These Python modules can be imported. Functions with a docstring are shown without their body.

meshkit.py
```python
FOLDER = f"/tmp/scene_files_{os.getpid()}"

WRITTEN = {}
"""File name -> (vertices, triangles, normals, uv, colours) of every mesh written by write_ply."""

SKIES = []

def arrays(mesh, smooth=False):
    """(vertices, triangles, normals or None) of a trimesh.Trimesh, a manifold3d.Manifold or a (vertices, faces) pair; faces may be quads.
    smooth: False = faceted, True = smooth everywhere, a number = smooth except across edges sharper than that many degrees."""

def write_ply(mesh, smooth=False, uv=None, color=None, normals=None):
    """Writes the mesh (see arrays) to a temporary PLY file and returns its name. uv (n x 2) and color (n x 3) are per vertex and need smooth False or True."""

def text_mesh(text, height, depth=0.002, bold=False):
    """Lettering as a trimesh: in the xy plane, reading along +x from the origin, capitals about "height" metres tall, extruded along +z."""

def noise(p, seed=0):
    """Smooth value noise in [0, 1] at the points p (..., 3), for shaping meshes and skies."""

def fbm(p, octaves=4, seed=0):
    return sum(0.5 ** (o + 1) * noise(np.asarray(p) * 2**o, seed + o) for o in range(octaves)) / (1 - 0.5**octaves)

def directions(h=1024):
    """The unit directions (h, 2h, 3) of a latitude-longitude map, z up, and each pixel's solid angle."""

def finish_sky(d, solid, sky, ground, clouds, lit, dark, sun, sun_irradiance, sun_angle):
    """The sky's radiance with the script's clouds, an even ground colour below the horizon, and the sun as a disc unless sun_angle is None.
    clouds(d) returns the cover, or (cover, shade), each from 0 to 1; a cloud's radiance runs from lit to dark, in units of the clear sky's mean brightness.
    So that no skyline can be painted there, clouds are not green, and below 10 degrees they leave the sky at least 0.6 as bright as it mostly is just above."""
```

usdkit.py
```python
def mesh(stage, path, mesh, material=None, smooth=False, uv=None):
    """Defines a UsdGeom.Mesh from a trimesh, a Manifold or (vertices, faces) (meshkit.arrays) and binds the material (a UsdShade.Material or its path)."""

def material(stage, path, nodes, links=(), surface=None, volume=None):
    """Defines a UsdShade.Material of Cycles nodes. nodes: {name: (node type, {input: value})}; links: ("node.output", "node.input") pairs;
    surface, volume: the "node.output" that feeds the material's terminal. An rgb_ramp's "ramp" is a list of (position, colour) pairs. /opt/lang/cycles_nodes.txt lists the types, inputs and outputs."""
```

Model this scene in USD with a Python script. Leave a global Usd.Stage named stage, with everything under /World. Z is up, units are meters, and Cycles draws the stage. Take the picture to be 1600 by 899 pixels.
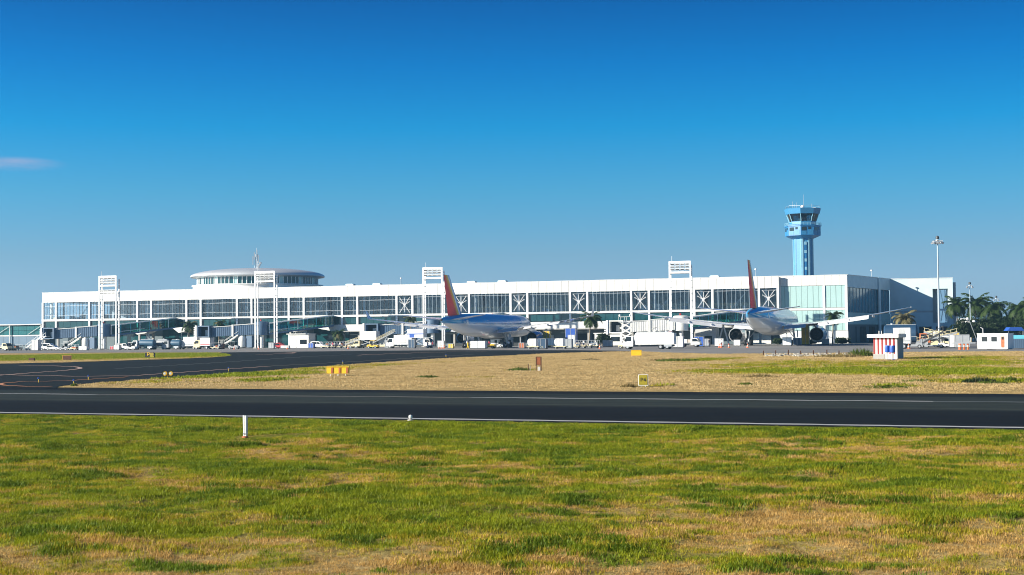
import math, random
import numpy as np, trimesh, manifold3d as m3, usdkit, meshkit
from shapely.geometry import Polygon, Point
from shapely import ops
from pxr import Usd, UsdGeom, UsdLux, UsdShade, Gf, Sdf, Vt

stage = Usd.Stage.CreateInMemory()
UsdGeom.SetStageUpAxis(stage, 'Z')
UsdGeom.SetStageMetersPerUnit(stage, 1.0)
UsdGeom.Xform.Define(stage, '/World')
UsdGeom.Scope.Define(stage, '/World/Looks')
R = random.Random(7)
PI = math.pi

# ------------------------------------------------------------------ camera
EYE = np.array([0.0, 0.0, 3.2])
FPX = 2200.0                       # focal length in pixels of the 1600 px wide photograph
ROLL = 0.0095
PITCH = math.atan((527.0 - 449.5) / FPX)
fwd = np.array([0, math.cos(PITCH), math.sin(PITCH)])
u0 = np.array([0, -math.sin(PITCH), math.cos(PITCH)])
r0 = np.array([1.0, 0, 0])
rgt = math.cos(ROLL) * r0 - math.sin(ROLL) * u0
upv = math.sin(ROLL) * r0 + math.cos(ROLL) * u0
cam = UsdGeom.Camera.Define(stage, '/World/camera')
cam.CreateHorizontalApertureAttr(36.0)
cam.CreateVerticalApertureAttr(36.0 * 575 / 1024)
cam.CreateFocalLengthAttr(36.0 * FPX / 1600)
cam.CreateClippingRangeAttr(Gf.Vec2f(0.5, 30000))
cam.CreateExposureAttr(0.95)
cam.AddTransformOp().Set(Gf.Matrix4d(*[float(v) for v in (*rgt, 0, *upv, 0, *(-fwd), 0, *EYE, 1)]))

SKYRAMP = [(0, (.60, .90, 1.80)), (.10, (.57, .85, 1.45)), (.145, (.51, .82, 1.29)), (.2575, (.27, .88, 1.32)), (.3675, (.05, .84, 1.40)),
           (.4775, (.012, .64, 1.28)), (.5825, (.006, .45, 1.02)), (.75, (.006, .34, .76)), (1, (.006, .28, .62))]
SKYSTR = 0.055
CLOUDCOL = (4.2, 4.4, 5.6)

# ------------------------------------------------------------------ sun and sky
SUN_AZ = math.radians(180 + 19)     # direction towards the sun, from the left and a little behind the camera
SUN_EL = math.radians(18)
sun_dir = np.array([math.cos(SUN_EL) * math.cos(SUN_AZ), math.cos(SUN_EL) * math.sin(SUN_AZ), math.sin(SUN_EL)])
sun = UsdLux.DistantLight.Define(stage, '/World/sun')
sun.CreateNormalizeAttr(True)
sun.CreateIntensityAttr(1.25)
sun.CreateAngleAttr(0.5)
sun.CreateColorAttr(Gf.Vec3f(1.0, 0.93, 0.80))
zax = Gf.Vec3d(*map(float, sun_dir))
sun.AddTransformOp().Set(Gf.Matrix4d().SetRotate(Gf.Rotation(Gf.Vec3d(0, 0, 1), zax)))

SKY = dict(sky_type='single_scattering', sun_disc=False, sun_elevation=SUN_EL,
           sun_rotation=math.atan2(sun_dir[0], sun_dir[1]), altitude=50.0, air_density=1.0, aerosol_density=0.35, ozone_density=2.5)
WISP = fwd + rgt * (18 - 800) / FPX + upv * (449.5 - 256) / FPX; WISP = WISP / np.linalg.norm(WISP)
sky_mat = usdkit.material(stage, '/World/Looks/sky', {
    'sky': ('sky_texture', SKY),
    'tc': ('texture_coordinate', {}),
    'sep': ('separate_xyz', {}),
    'rampin': ('map_range', {'range_type': 'linear', 'from_min': 0.0, 'from_max': 0.40, 'to_min': 0.0, 'to_max': 1.0, 'clamp': True}),
    'ramp': ('rgb_ramp', {'ramp': SKYRAMP}),
    'mul': ('mix_color', {'blend_type': 'multiply', 'fac': 1.0, 'use_clamp': False}),
    'azr': ('map_range', {'range_type': 'linear', 'from_min': -1.0, 'from_max': 1.0, 'to_min': 1.36, 'to_max': 0.60, 'clamp': True}), 'azc': ('combine_color', {}), 'azm': ('mix_color', {'blend_type': 'multiply', 'fac': 1.0, 'use_clamp': False}),
    'cmap': ('mapping', {'mapping_type': 'point', 'scale': (3.0, 3.0, 26.0)}),
    'cn': ('noise_texture', {'scale': 2.4, 'detail': 6.0, 'roughness': 0.6}),
    'cr': ('map_range', {'range_type': 'smoothstep', 'from_min': 0.56, 'from_max': 0.80, 'to_min': 0.0, 'to_max': 0.55, 'clamp': True}),
    'band': ('map_range', {'range_type': 'smoothstep', 'from_min': 0.045, 'from_max': 0.0, 'to_min': 0.0, 'to_max': 1.0, 'clamp': True}),
    'cm': ('math', {'math_type': 'multiply'}),
    'cloud': ('mix_color', {'blend_type': 'mix', 'b': CLOUDCOL, 'use_clamp': False}),
    # one small drifting wisp of cloud low in the west
    'cv': ('vector_math', {'math_type': 'subtract', 'vector2': tuple(map(float, WISP))}), 'cs': ('vector_math', {'math_type': 'multiply', 'vector2': (1 / .040, 1 / .040, 1 / .0062)}), 'cl': ('vector_math', {'math_type': 'length'}),
    'ce': ('map_range', {'range_type': 'smoothstep', 'from_min': 1.0, 'from_max': 0.15, 'to_min': 0.0, 'to_max': 1.0, 'clamp': True}), 'ck': ('math', {'math_type': 'multiply'}),
    'cmap2': ('mapping', {'mapping_type': 'point', 'scale': (22.0, 22.0, 150.0)}), 'cn2': ('noise_texture', {'scale': 1.0, 'detail': 5.0, 'roughness': .6}), 'ck2': ('map_range', {'from_min': .30, 'from_max': .75, 'to_min': 0.0, 'to_max': .75, 'clamp': True}),
    'wisp': ('mix_color', {'blend_type': 'mix', 'b': (4.4, 4.4, 6.2), 'use_clamp': False}),
    'bg': ('background_shader', {'strength': SKYSTR}),
}, [('tc.generated', 'sep.vector'), ('sep.z', 'rampin.value'), ('rampin.result', 'ramp.fac'),
    ('sep.x', 'azr.value'), ('azr.result', 'azc.r'), ('azr.result', 'azc.g'), ('azr.result', 'azc.b'), ('azc.color', 'azm.b'), ('sky.color', 'azm.a'), ('azm.result', 'mul.a'), ('ramp.color', 'mul.b'),
    ('tc.generated', 'cmap.vector'), ('cmap.vector', 'cn.vector'), ('cn.fac', 'cr.value'), ('sep.z', 'band.value'),
    ('cr.result', 'cm.value1'), ('band.result', 'cm.value2'), ('cm.value', 'cloud.fac'), ('mul.result', 'cloud.a'),
    ('tc.generated', 'cv.vector1'), ('cv.vector', 'cs.vector1'), ('cs.vector', 'cl.vector1'), ('cl.value', 'ce.value'), ('ce.result', 'ck.value1'), ('cn2.fac', 'ck2.value'), ('ck2.result', 'ck.value2'), ('tc.generated', 'cmap2.vector'), ('cmap2.vector', 'cn2.vector'), ('ck.value', 'wisp.fac'), ('cloud.result', 'wisp.a'),
    ('wisp.result', 'bg.color')], surface='bg.background')
dome = UsdLux.DomeLight.Define(stage, '/World/sky')
UsdShade.MaterialBindingAPI.Apply(dome.GetPrim()).Bind(sky_mat)
dome.GetPrim().SetCustomDataByKey('kind', 'structure')
# ------------------------------------------------------------------ projection helpers (only used to read places off the photograph)
def ss(a, b, x):
    t = np.clip((np.asarray(x, float) - a) / (b - a), 0, 1)
    return t * t * (3 - 2 * t)

RUN_DIR = np.array([0.924, -0.382]); RUN_N = np.array([0.382, 0.924])
APRON = 0.6
def nrm(x, y): return RUN_N[0] * np.asarray(x) + RUN_N[1] * np.asarray(y)
def g(x, y):                                   # lie of the land: the apron is a little above the runway
    return APRON * ss(95, 205, nrm(x, y))
def ray(px, py):
    return fwd + rgt * (px - 800) / FPX + upv * (449.5 - py) / FPX
def ground(px, py):
    d = ray(px, py); z = 0.0
    for _ in range(30):
        t = (z - EYE[2]) / d[2]
        p = EYE + d * t
        z = float(g(p[0], p[1]))
    return np.array([p[0], p[1], z])
def gp(px, depth):                             # ground point at a depth along y that shows at column px
    py = 540.0
    for _ in range(3):
        d = ray(px, py); p = EYE + d * depth / d[1]
        z = float(g(p[0], p[1]))
        v = np.array([p[0], p[1], z]) - EYE
        py = 449.5 - FPX * (upv @ v) / (fwd @ v)
    return np.array([p[0], p[1], z])

# ------------------------------------------------------------------ materials
T_ = {}
def M(name, col, rough=.55, var=.10, scale=1.5, metal=0.0, bump=0.0, bscale=None, spec=.5, coat=0.0, detail=4.0):
    c = np.array(col, float)
    n = {'tc': ('texture_coordinate', {}), 'n': ('noise_texture', {'scale': scale, 'detail': detail, 'roughness': .6}),
         'r': ('rgb_ramp', {'ramp': [(.25, tuple(c * (1 - var))), (.55, tuple(c)), (.8, tuple(np.clip(c * (1 + var * .6), 0, .9)))]}),
         'p': ('principled_bsdf', {'roughness': rough, 'metallic': metal, 'specular_ior_level': spec, 'coat_weight': coat, 'coat_roughness': .08})}
    l = [('tc.object', 'n.vector'), ('n.fac', 'r.fac'), ('r.color', 'p.base_color')]
    if bump:
        n['bn'] = ('noise_texture', {'scale': bscale or scale * 6, 'detail': 4.0}); n['b'] = ('bump', {'strength': bump, 'distance': .02})
        l += [('tc.object', 'bn.vector'), ('bn.fac', 'b.height'), ('b.normal', 'p.normal')]
    T_[name] = usdkit.material(stage, '/World/Looks/' + name, n, l, surface='p.BSDF')
    return T_[name]
def glass(name, tint, rough=.03, gloss=(.9, .95, 1.0), ior=1.5):
    T_[name] = usdkit.material(stage, '/World/Looks/' + name, {
        't': ('transparent_bsdf', {'color': tint}), 'g': ('glossy_bsdf', {'color': gloss, 'roughness': rough}),
        'f': ('fresnel', {'IOR': ior}), 'm': ('mix_closure', {})},
        [('f.fac', 'm.fac'), ('t.BSDF', 'm.closure1'), ('g.BSDF', 'm.closure2')], surface='m.closure')
M('white_panel', (.70, .69, .665), .45, .10, .35)
M('white_panel_grey', (.63, .625, .605), .5, .12, .35)
M('white_panel_worn', (.76, .75, .72), .5, .10, .5)
M('white_steel', (.80, .80, .79), .4, .05, 1.0)
M('steel_grey', (.42, .44, .46), .4, .12, 1.0, metal=.3)
M('dark_steel', (.05, .055, .06), .5, .2, 1.0)
M('black_rubber', (.018, .018, .02), .7, .2, 3.0)
M('inner_wall', (.30, .36, .42), .8, .15, .2)
M('inner_beige', (.55, .47, .33), .7, .15, .3)
M('inner_floor', (.35, .32, .28), .5, .1, .3)
M('concrete', (.36, .35, .33), .85, .18, .4, bump=.2)
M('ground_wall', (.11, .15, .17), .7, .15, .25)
M('shade_tint_panel', (.60, .72, .74), .5, .08, .4)  # white panel with the teal of shade mixed into its colour
M('annex_glass', (.008, .11, .12), .15, .3, .3)
M('side_glass', (.02, .15, .20), .12, .3, .3, spec=.6)
M('annex_panel', (.035, .10, .17), .5, .15, .3)
M('mast_grey', (.34, .42, .48), .45, .08, 1.0, metal=.2)
M('grey_cladding', (.50, .51, .51), .6, .12, .5)
M('spandrel', (.62, .62, .60), .6, .12, .3)
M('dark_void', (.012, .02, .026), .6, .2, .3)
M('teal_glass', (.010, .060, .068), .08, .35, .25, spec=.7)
M('aqua_panel', (.38, .55, .53), .22, .07, .3, spec=.6)
M('tower_blue', (.035, .22, .43), .5, .06, .4)
M('tower_band', (.025, .19, .42), .45, .06, .4)
M('tower_pale', (.30, .57, .70), .5, .06, .4)
M('roof_shell', (.62, .64, .66), .4, .08, .3, metal=.2)
M('bridge_blue', (.075, .135, .22), .55, .10, .6)
M('bridge_white', (.74, .74, .71), .5, .08, .8)
M('plane_white', (.78, .78, .78), .18, .02, .3, spec=.5, coat=.7)
M('plane_grey', (.52, .53, .54), .3, .06, .5, coat=.3)
M('plane_metal', (.60, .60, .62), .25, .06, 1.0, metal=.9)
M('engine_dark', (.012, .013, .015), .6, .2, 1.0)
M('truck_white', (.78, .78, .76), .3, .06, 1.0, coat=.4)
M('truck_cream', (.66, .58, .36), .45, .12, 1.0)
M('truck_yellow', (.72, .45, .04), .45, .12, 1.0)
M('truck_blue', (.03, .10, .42), .4, .12, 1.0)
M('truck_red', (.50, .04, .05), .35, .08, 1.0)
M('truck_grey', (.32, .34, .36), .5, .12, 1.0)
M('window_dark', (.015, .022, .028), .06, .2, 1.0, spec=.7)
M('lamp_red', (.5, .02, .02), .3, .05, 2)
M('lamp_clear', (.8, .8, .75), .15, .05, 2)
M('sign_yellow', (.82, .50, .02), .45, .08, 2)
M('sign_olive', (.34, .28, .02), .5, .12, 3)
M('sign_black', (.015, .015, .015), .5, .1, 3)
M('rust', (.42, .13, .055), .85, .3, 4, bump=.2)
M('rust_dark', (.10, .045, .025), .85, .3, 4)
M('hut_red', (.30, .028, .028), .7, .12, 2)
M('hut_white', (.76, .74, .70), .7, .08, 1.5)
M('cone_orange', (.80, .16, .04), .5, .08, 4)
M('barrel_blue', (.02, .09, .42), .4, .1, 2)
M('stone', (.40, .37, .31), .9, .25, 2, bump=.3)
M('soil', (.085, .06, .04), .95, .3, 2)
M('cardboard', (.52, .45, .38), .8, .15, 2)
M('container_aqua', (.06, .33, .42), .5, .1, .7)
M('container_navy', (.02, .06, .12), .5, .1, .7)
M('cloth_red', (.55, .04, .10), .8, .1, 5); M('cloth_yellow', (.85, .55, .03), .8, .1, 5); M('cloth_navy', (.02, .03, .07), .8, .1, 5); M('cloth_white', (.7, .7, .7), .8, .1, 5)
M('skin', (.36, .20, .13), .6, .06, 6); M('hair', (.015, .012, .01), .6, .1, 6)
M('bark', (.22, .18, .13), .9, .25, 3, bump=.4)
glass('clear_glass', (.92, .96, .98))
glass('bridge_glass', (.20, .52, .50))
glass('cab_glass', (.45, .60, .66))
def leaf(name, c1, c2, trans=.35, scale=.7):
    T_[name] = usdkit.material(stage, '/World/Looks/' + name, {
        'g': ('geometry', {}), 'n': ('noise_texture', {'scale': scale, 'detail': 3.0}), 'n2': ('noise_texture', {'scale': scale * 9, 'detail': 2.0}),
        'a': ('math', {'math_type': 'multiply_add', 'value2': .55}), 'a2': ('math', {'math_type': 'multiply', 'value2': .5}),
        'r': ('rgb_ramp', {'ramp': [(.3, c1), (.7, c2)]}),
        'd': ('principled_bsdf', {'roughness': .55, 'specular_ior_level': .3}), 't': ('translucent_bsdf', {}), 'm': ('mix_closure', {'fac': trans})},
        [('g.position', 'n.vector'), ('g.position', 'n2.vector'), ('n2.fac', 'a2.value1'), ('n.fac', 'a.value1'), ('a2.value', 'a.value3'), ('a.value', 'r.fac'),
         ('r.color', 'd.base_color'), ('r.color', 't.color'), ('d.BSDF', 'm.closure1'), ('t.BSDF', 'm.closure2')], surface='m.closure')
leaf('palm_leaf', (.018, .048, .012), (.065, .105, .025)); leaf('palm_dry', (.16, .15, .07), (.30, .26, .13)); leaf('dark_leaf', (.010, .026, .010), (.035, .06, .018))

# ------------------------------------------------------------------ scene helpers
used = {}
def numbered(path):
    k = used.get(path, -1) + 1; used[path] = k
    return path if k == 0 else f'{path}_{k:03d}'
def keys(pr, label=None, cat=None, group=None, kind=None):
    for k, v in (('label', label), ('category', cat), ('group', group), ('kind', kind)):
        if v: pr.SetCustomDataByKey(k, v)
    return pr
def thing(name, label, cat, loc=(0, 0, 0), rz=0.0, group=None, kind=None):
    x = UsdGeom.Xform.Define(stage, numbered('/World/' + name))
    x.AddTranslateOp().Set(Gf.Vec3d(*map(float, loc))); x.AddRotateZOp().Set(float(math.degrees(rz)))
    return keys(x.GetPrim(), label, cat, group, kind)
def put(parent, name, mb, mat, smooth=False, label=None, kind=None):
    base = '/World' if parent is None else str(parent.GetPath())
    mesh = mb.mesh() if isinstance(mb, MB) else mb
    m = usdkit.mesh(stage, numbered(base + '/' + name), mesh, T_[mat] if isinstance(mat, str) else mat, smooth)
    return keys(m.GetPrim(), label, None, None, kind)
def dup(src, label, loc, rz=0.0, group=None):
    cd = src.GetCustomData()
    r = thing(src.GetName().rstrip('0123456789').rstrip('_'), label, cd['category'], loc, rz, group or cd.get('group'))
    r.GetReferences().AddInternalReference(src.GetPath()); r.SetInstanceable(True)
    return r
def setgroup(pr, group): pr.SetCustomDataByKey('group', group)

class MB:
    def __init__(s): s.v = []; s.f = []; s.n = 0
    def add(s, v, f):
        v = np.asarray(v, float); f = np.asarray(f, int)
        if f.shape[1] == 4: f = np.vstack([f[:, [0, 1, 2]], f[:, [0, 2, 3]]])
        s.v.append(v); s.f.append(f + s.n); s.n += len(v); return s
    def tm(s, t): return s.add(t.vertices, t.faces)
    def mesh(s): return trimesh.Trimesh(np.vstack(s.v), np.vstack(s.f), process=False)
    def box(s, x0, x1, y0, y1, z0, z1):
        v = [(x, y, z) for x in (x0, x1) for y in (y0, y1) for z in (z0, z1)]
        return s.add(v, [(0, 1, 3, 2), (4, 6, 7, 5), (0, 4, 5, 1), (2, 3, 7, 6), (0, 2, 6, 4), (1, 5, 7, 3)])
    def bar(s, a, b, w, h=None):              # a straight square bar from a to b
        a = np.array(a, float); b = np.array(b, float); h = h or w
        d = (b - a) / np.linalg.norm(b - a); q = np.array([0, 0, 1.]) if abs(d[2]) < .95 else np.array([0, 1., 0])
        e = np.cross(d, q); e /= np.linalg.norm(e); k = np.cross(e, d)
        v = [c + e * i * w / 2 + k * j * h / 2 for c in (a, b) for i, j in ((-1, -1), (1, -1), (1, 1), (-1, 1))]
        return s.add(v, [(3, 2, 1, 0), (4, 5, 6, 7), (0, 1, 5, 4), (1, 2, 6, 5), (2, 3, 7, 6), (3, 0, 4, 7)])
    def tube(s, a, b, r0, r1=None, n=10, caps=True):
        r1 = r0 if r1 is None else r1
        a = np.array(a, float); b = np.array(b, float); d = b - a; d /= np.linalg.norm(d)
        q = np.array([0, 0, 1.]) if abs(d[2]) < .9 else np.array([1., 0, 0])
        e = np.cross(d, q); e /= np.linalg.norm(e); k = np.cross(d, e)
        t = np.arange(n) * 2 * PI / n
        ring = lambda c, r: c + np.outer(np.cos(t), e) * r + np.outer(np.sin(t), k) * r
        v = np.vstack([ring(a, r0), ring(b, r1), [a], [b]])
        f = []
        for i in range(n):
            j = (i + 1) % n
            f += [(i, j, n + j), (i, n + j, n + i)]
            if caps: f += [(j, i, 2 * n), (n + i, n + j, 2 * n + 1)]
        return s.add(v, f)
    def lathe(s, prof, n=32, axis='z', c=(0, 0, 0)):   # prof: (r, h)
        t = np.arange(n) * 2 * PI / n; v = []
        for r, h in prof:
            x, y = np.cos(t) * r, np.sin(t) * r
            v.append(np.stack([x, y, np.full(n, h)], 1) if axis == 'z' else (np.stack([x, np.full(n, h), y], 1) if axis == 'y' else np.stack([np.full(n, h), x, y], 1)))
        f = []
        for i in range(len(prof) - 1):
            for j in range(n):
                k = (j + 1) % n; q = (i * n + j, i * n + k, (i + 1) * n + k, (i + 1) * n + j)
                f.append(q if axis != 'y' else q[::-1])
        return s.add(np.vstack(v) + np.array(c), f)
    def prism(s, pts, z0, z1, axis='z'):       # polygon extruded; axis y: pts are (x, z) extruded z0..z1 along y; x: pts are (y, z)
        p = Polygon(pts)
        t = trimesh.creation.extrude_polygon(p, z1 - z0, engine='earcut'); v = np.array(t.vertices); v[:, 2] += z0
        fc = np.array(t.faces)
        if axis == 'y': v = v[:, [0, 2, 1]]; fc = fc[:, ::-1]
        if axis == 'x': v = v[:, [2, 0, 1]]
        return s.add(v, fc)
    def loft(s, rings, cap=True):
        n = len(rings[0]); v = np.vstack(rings); f = []
        for i in range(len(rings) - 1):
            for j in range(n):
                k = (j + 1) % n; f.append((i * n + j, i * n + k, (i + 1) * n + k, (i + 1) * n + j))
        s.add(v, f)
        if cap:
            for r, flip in ((rings[0], True), (rings[-1], False)):
                c = np.mean(r, 0); vv = np.vstack([r, [c]])
                s.add(vv, [((j + 1) % n, j, n) if flip else (j, (j + 1) % n, n) for j in range(n)])
        return s
def rot2(v, a):
    c, q = math.cos(a), math.sin(a); v = np.array(v, float)
    return np.stack([v[..., 0] * c - v[..., 1] * q, v[..., 0] * q + v[..., 1] * c], -1)

# ------------------------------------------------------------------ the ground
def green_mask(x, y):
    """how green the grass grows (0 straw, 1 lush); the same everywhere for the soil and for the blades"""
    x = np.asarray(x, float); y = np.asarray(y, float); n = nrm(x, y); s = RUN_DIR[0] * x + RUN_DIR[1] * y
    P = np.stack([s, n, np.zeros_like(s)], -1)
    a = meshkit.fbm(P * np.array([.22, .50, 1]), 4, 3); b = meshkit.fbm(P * np.array([1.1, 2.4, 1]), 3, 11); c = meshkit.fbm(P * np.array([.05, .10, 1]), 2, 17)
    near = ss(.30, .68, .42 * a + .43 * b + .15 * c)
    near = near - .17 * ss(25, 17, n) - .22 * ss(-2, 14, s) * ss(44, 28, n) + .22 * ss(38, 47, n) + .24 * ss(-6, -16, s) - .05
    mid = .75 * ss(.50, .64, meshkit.fbm(P * np.array([.018, .06, 1]), 4, 5)) * ss(20, 70, s + .2 * n) + .12 * b
    for px, py, wx, wy, k in PATCHES:
        cx, cy, _ = ground(px, py); ex = abs(ground(px + wx, py)[0] - cx); ey = abs(ground(px, py - wy)[1] - cy)
        q = np.stack([x - cx, y - cy], -1); qs = q @ RUN_DIR; qn = q @ RUN_N
        mid = mid + k * np.exp(-((qs / ex) ** 2 + (qn / ey) ** 2) ** 1.5) * (.55 + .9 * (b - .2))
    return np.clip(np.where(n < 64, near, mid), 0, 1)
PATCHES = [(1180, 572, 150, 3, .5), (1500, 559, 130, 3, .6), (1520, 584, 160, 9, .5), (1450, 570, 200, 5, .4), (480, 578, 90, 3, .5), (330, 587.5, 130, 3, .8), (1330, 580, 300, 5, 1.3), (1560, 596, 130, 3, .9), (1400, 603, 40, 2.5, .9), (1100, 562, 60, 3, .8), (1250, 566, 130, 3.5, .45), (1500, 566, 150, 5, .55),
           (420, 594, 40, 2.5, 1.0), (300, 590, 70, 3, .9), (430, 584, 90, 2.5, .8), (815, 579, 14, 1.6, 1.2), (560, 572, 60, 3, .45), (700, 566, 80, 3, .25), (160, 556.5, 260, 3.2, 1.5),
           (230, 597, 70, 2.5, .5), (1020, 603, 30, 1.5, .6), (740, 590, 40, 1.6, .4)]
gxy = lambda *pp: [tuple(ground(*p)[:2]) for p in pp]
TAXI_UP = [(-500, 577), (0, 568.5), (100, 566.6), (200, 563.3), (280, 560.8), (330, 558.8), (352, 557.2), (362, 555.6), (357, 553.8), (340, 552.6)]
TAXI_LOW = [(1000, 549.4), (960, 549.8), (900, 551.3), (850, 553), (800, 555.4), (750, 557.6), (700, 559.8), (650, 562.8), (600, 566), (550, 569.3), (500, 572.8), (450, 576.8), (400, 580.8), (350, 584.6), (300, 588.3), (250, 591.6),
            (200, 594.8), (150, 598.6), (110, 601.8), (94, 603.8), (86, 605.9)]
far_edge = [tuple((s * RUN_DIR + 77.3 * RUN_N)) for s in (-38.0, -220.0)]
taxi_poly = gxy(*TAXI_UP) + gxy((360, 548.5), (700, 547), (1000, 546)) + gxy(*TAXI_LOW) + far_edge
import shapely
_keep = Polygon(taxi_poly).buffer(0).buffer(2.5); shapely.prepare(_keep)
def bumps(x, y):
    x = np.asarray(x, float); y = np.asarray(y, float); n = nrm(x, y)
    P = np.stack([x, y, np.zeros_like(x)], -1)
    w = ss(49.2, 46, n); w2 = ss(80, 90, n) * ss(186, 170, n) * ~shapely.contains_xy(_keep, x, y)
    return w * (.24 * (meshkit.fbm(P * .45, 3, 21) - .5) + .11 * (meshkit.fbm(P * 1.6, 2, 8) - .5)) + w2 * .22 * (meshkit.fbm(P * np.array([.10, .16, 1]), 3, 31) - .5)
def axis_pts(stops):
    out = []
    for (a, b, d) in stops: out += list(np.arange(a, b, d))
    return np.array(out + [stops[-1][1]])
sa = axis_pts([(-6000, -900, 500), (-900, -200, 50), (-200, -50, 4), (-50, 50, .4), (50, 200, 4), (200, 900, 50), (900, 6000, 500)])
na = axis_pts([(-300, 0, 30), (0, 14, 2), (14, 50, .4), (50, 78, 4), (78, 200, 1.5), (200, 320, 10), (320, 900, 60), (900, 9000, 900)])
S_, N_ = np.meshgrid(sa, na, indexing='ij')
X_ = S_ * RUN_DIR[0] + N_ * RUN_N[0]; Y_ = S_ * RUN_DIR[1] + N_ * RUN_N[1]
Z_ = g(X_, Y_) + bumps(X_, Y_) - .05 * ss(49.2, 49.8, N_) * ss(80, 77.5, N_)
ni, nj = S_.shape
idx = np.arange(ni * nj).reshape(ni, nj)
F_ = np.stack([idx[:-1, :-1], idx[1:, :-1], idx[1:, 1:], idx[:-1, 1:]], -1).reshape(-1, 4)
V_ = np.stack([X_, Y_, Z_], -1).reshape(-1, 3)
gm = usdkit.material(stage, '/World/Looks/grassland', {
    'at': ('attribute', {'attribute': 'green'}), 'g': ('geometry', {}),
    'n1': ('noise_texture', {'scale': .9, 'detail': 6.0, 'roughness': .65}), 'n2': ('noise_texture', {'scale': 9.0, 'detail': 5.0, 'roughness': .7}), 'n3': ('noise_texture', {'scale': .05, 'detail': 4.0}),
    'm1': ('math', {'math_type': 'multiply_add', 'value2': .55, 'value3': -.27}), 'm2': ('math', {'math_type': 'add', 'use_clamp': True}),
    'straw': ('rgb_ramp', {'ramp': [(.25, (.26, .16, .055)), (.5, (.48, .335, .135)), (.75, (.62, .46, .21))]}),
    'lush': ('rgb_ramp', {'ramp': [(.25, (.045, .07, .005)), (.5, (.17, .18, .012)), (.75, (.30, .28, .03))]}),
    'mix': ('mix_color', {'blend_type': 'mix'}), 'soil': ('mix_color', {'blend_type': 'mix', 'b': (.16, .10, .045)}), 'sr': ('map_range', {'from_min': .62, 'from_max': .74, 'to_min': 0.0, 'to_max': .6, 'clamp': True}),
    'bp': ('bump', {'strength': .7, 'distance': .08}), 'p': ('principled_bsdf', {'roughness': .95, 'specular_ior_level': .1})},
    [('g.position', 'n1.vector'), ('g.position', 'n2.vector'), ('g.position', 'n3.vector'), ('n1.fac', 'm1.value1'), ('m1.value', 'm2.value1'), ('at.fac', 'm2.value2'),
     ('n2.fac', 'straw.fac'), ('n2.fac', 'lush.fac'), ('m2.value', 'mix.fac'), ('straw.color', 'mix.a'), ('lush.color', 'mix.b'),
     ('n1.fac', 'sr.value'), ('sr.result', 'soil.fac'), ('mix.result', 'soil.a'), ('soil.result', 'p.base_color'), ('n2.fac', 'bp.height'), ('bp.normal', 'p.normal')], surface='p.BSDF')
T_['grassland'] = gm
gnd = usdkit.mesh(stage, '/World/ground', (V_, F_), gm, True)
green = green_mask(X_, Y_).reshape(-1)
UsdGeom.PrimvarsAPI(gnd).CreatePrimvar('green', Sdf.ValueTypeNames.FloatArray, 'vertex').Set(Vt.FloatArray.FromNumpy(green.astype(np.float32)))
keys(gnd.GetPrim(), kind='structure')

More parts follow.
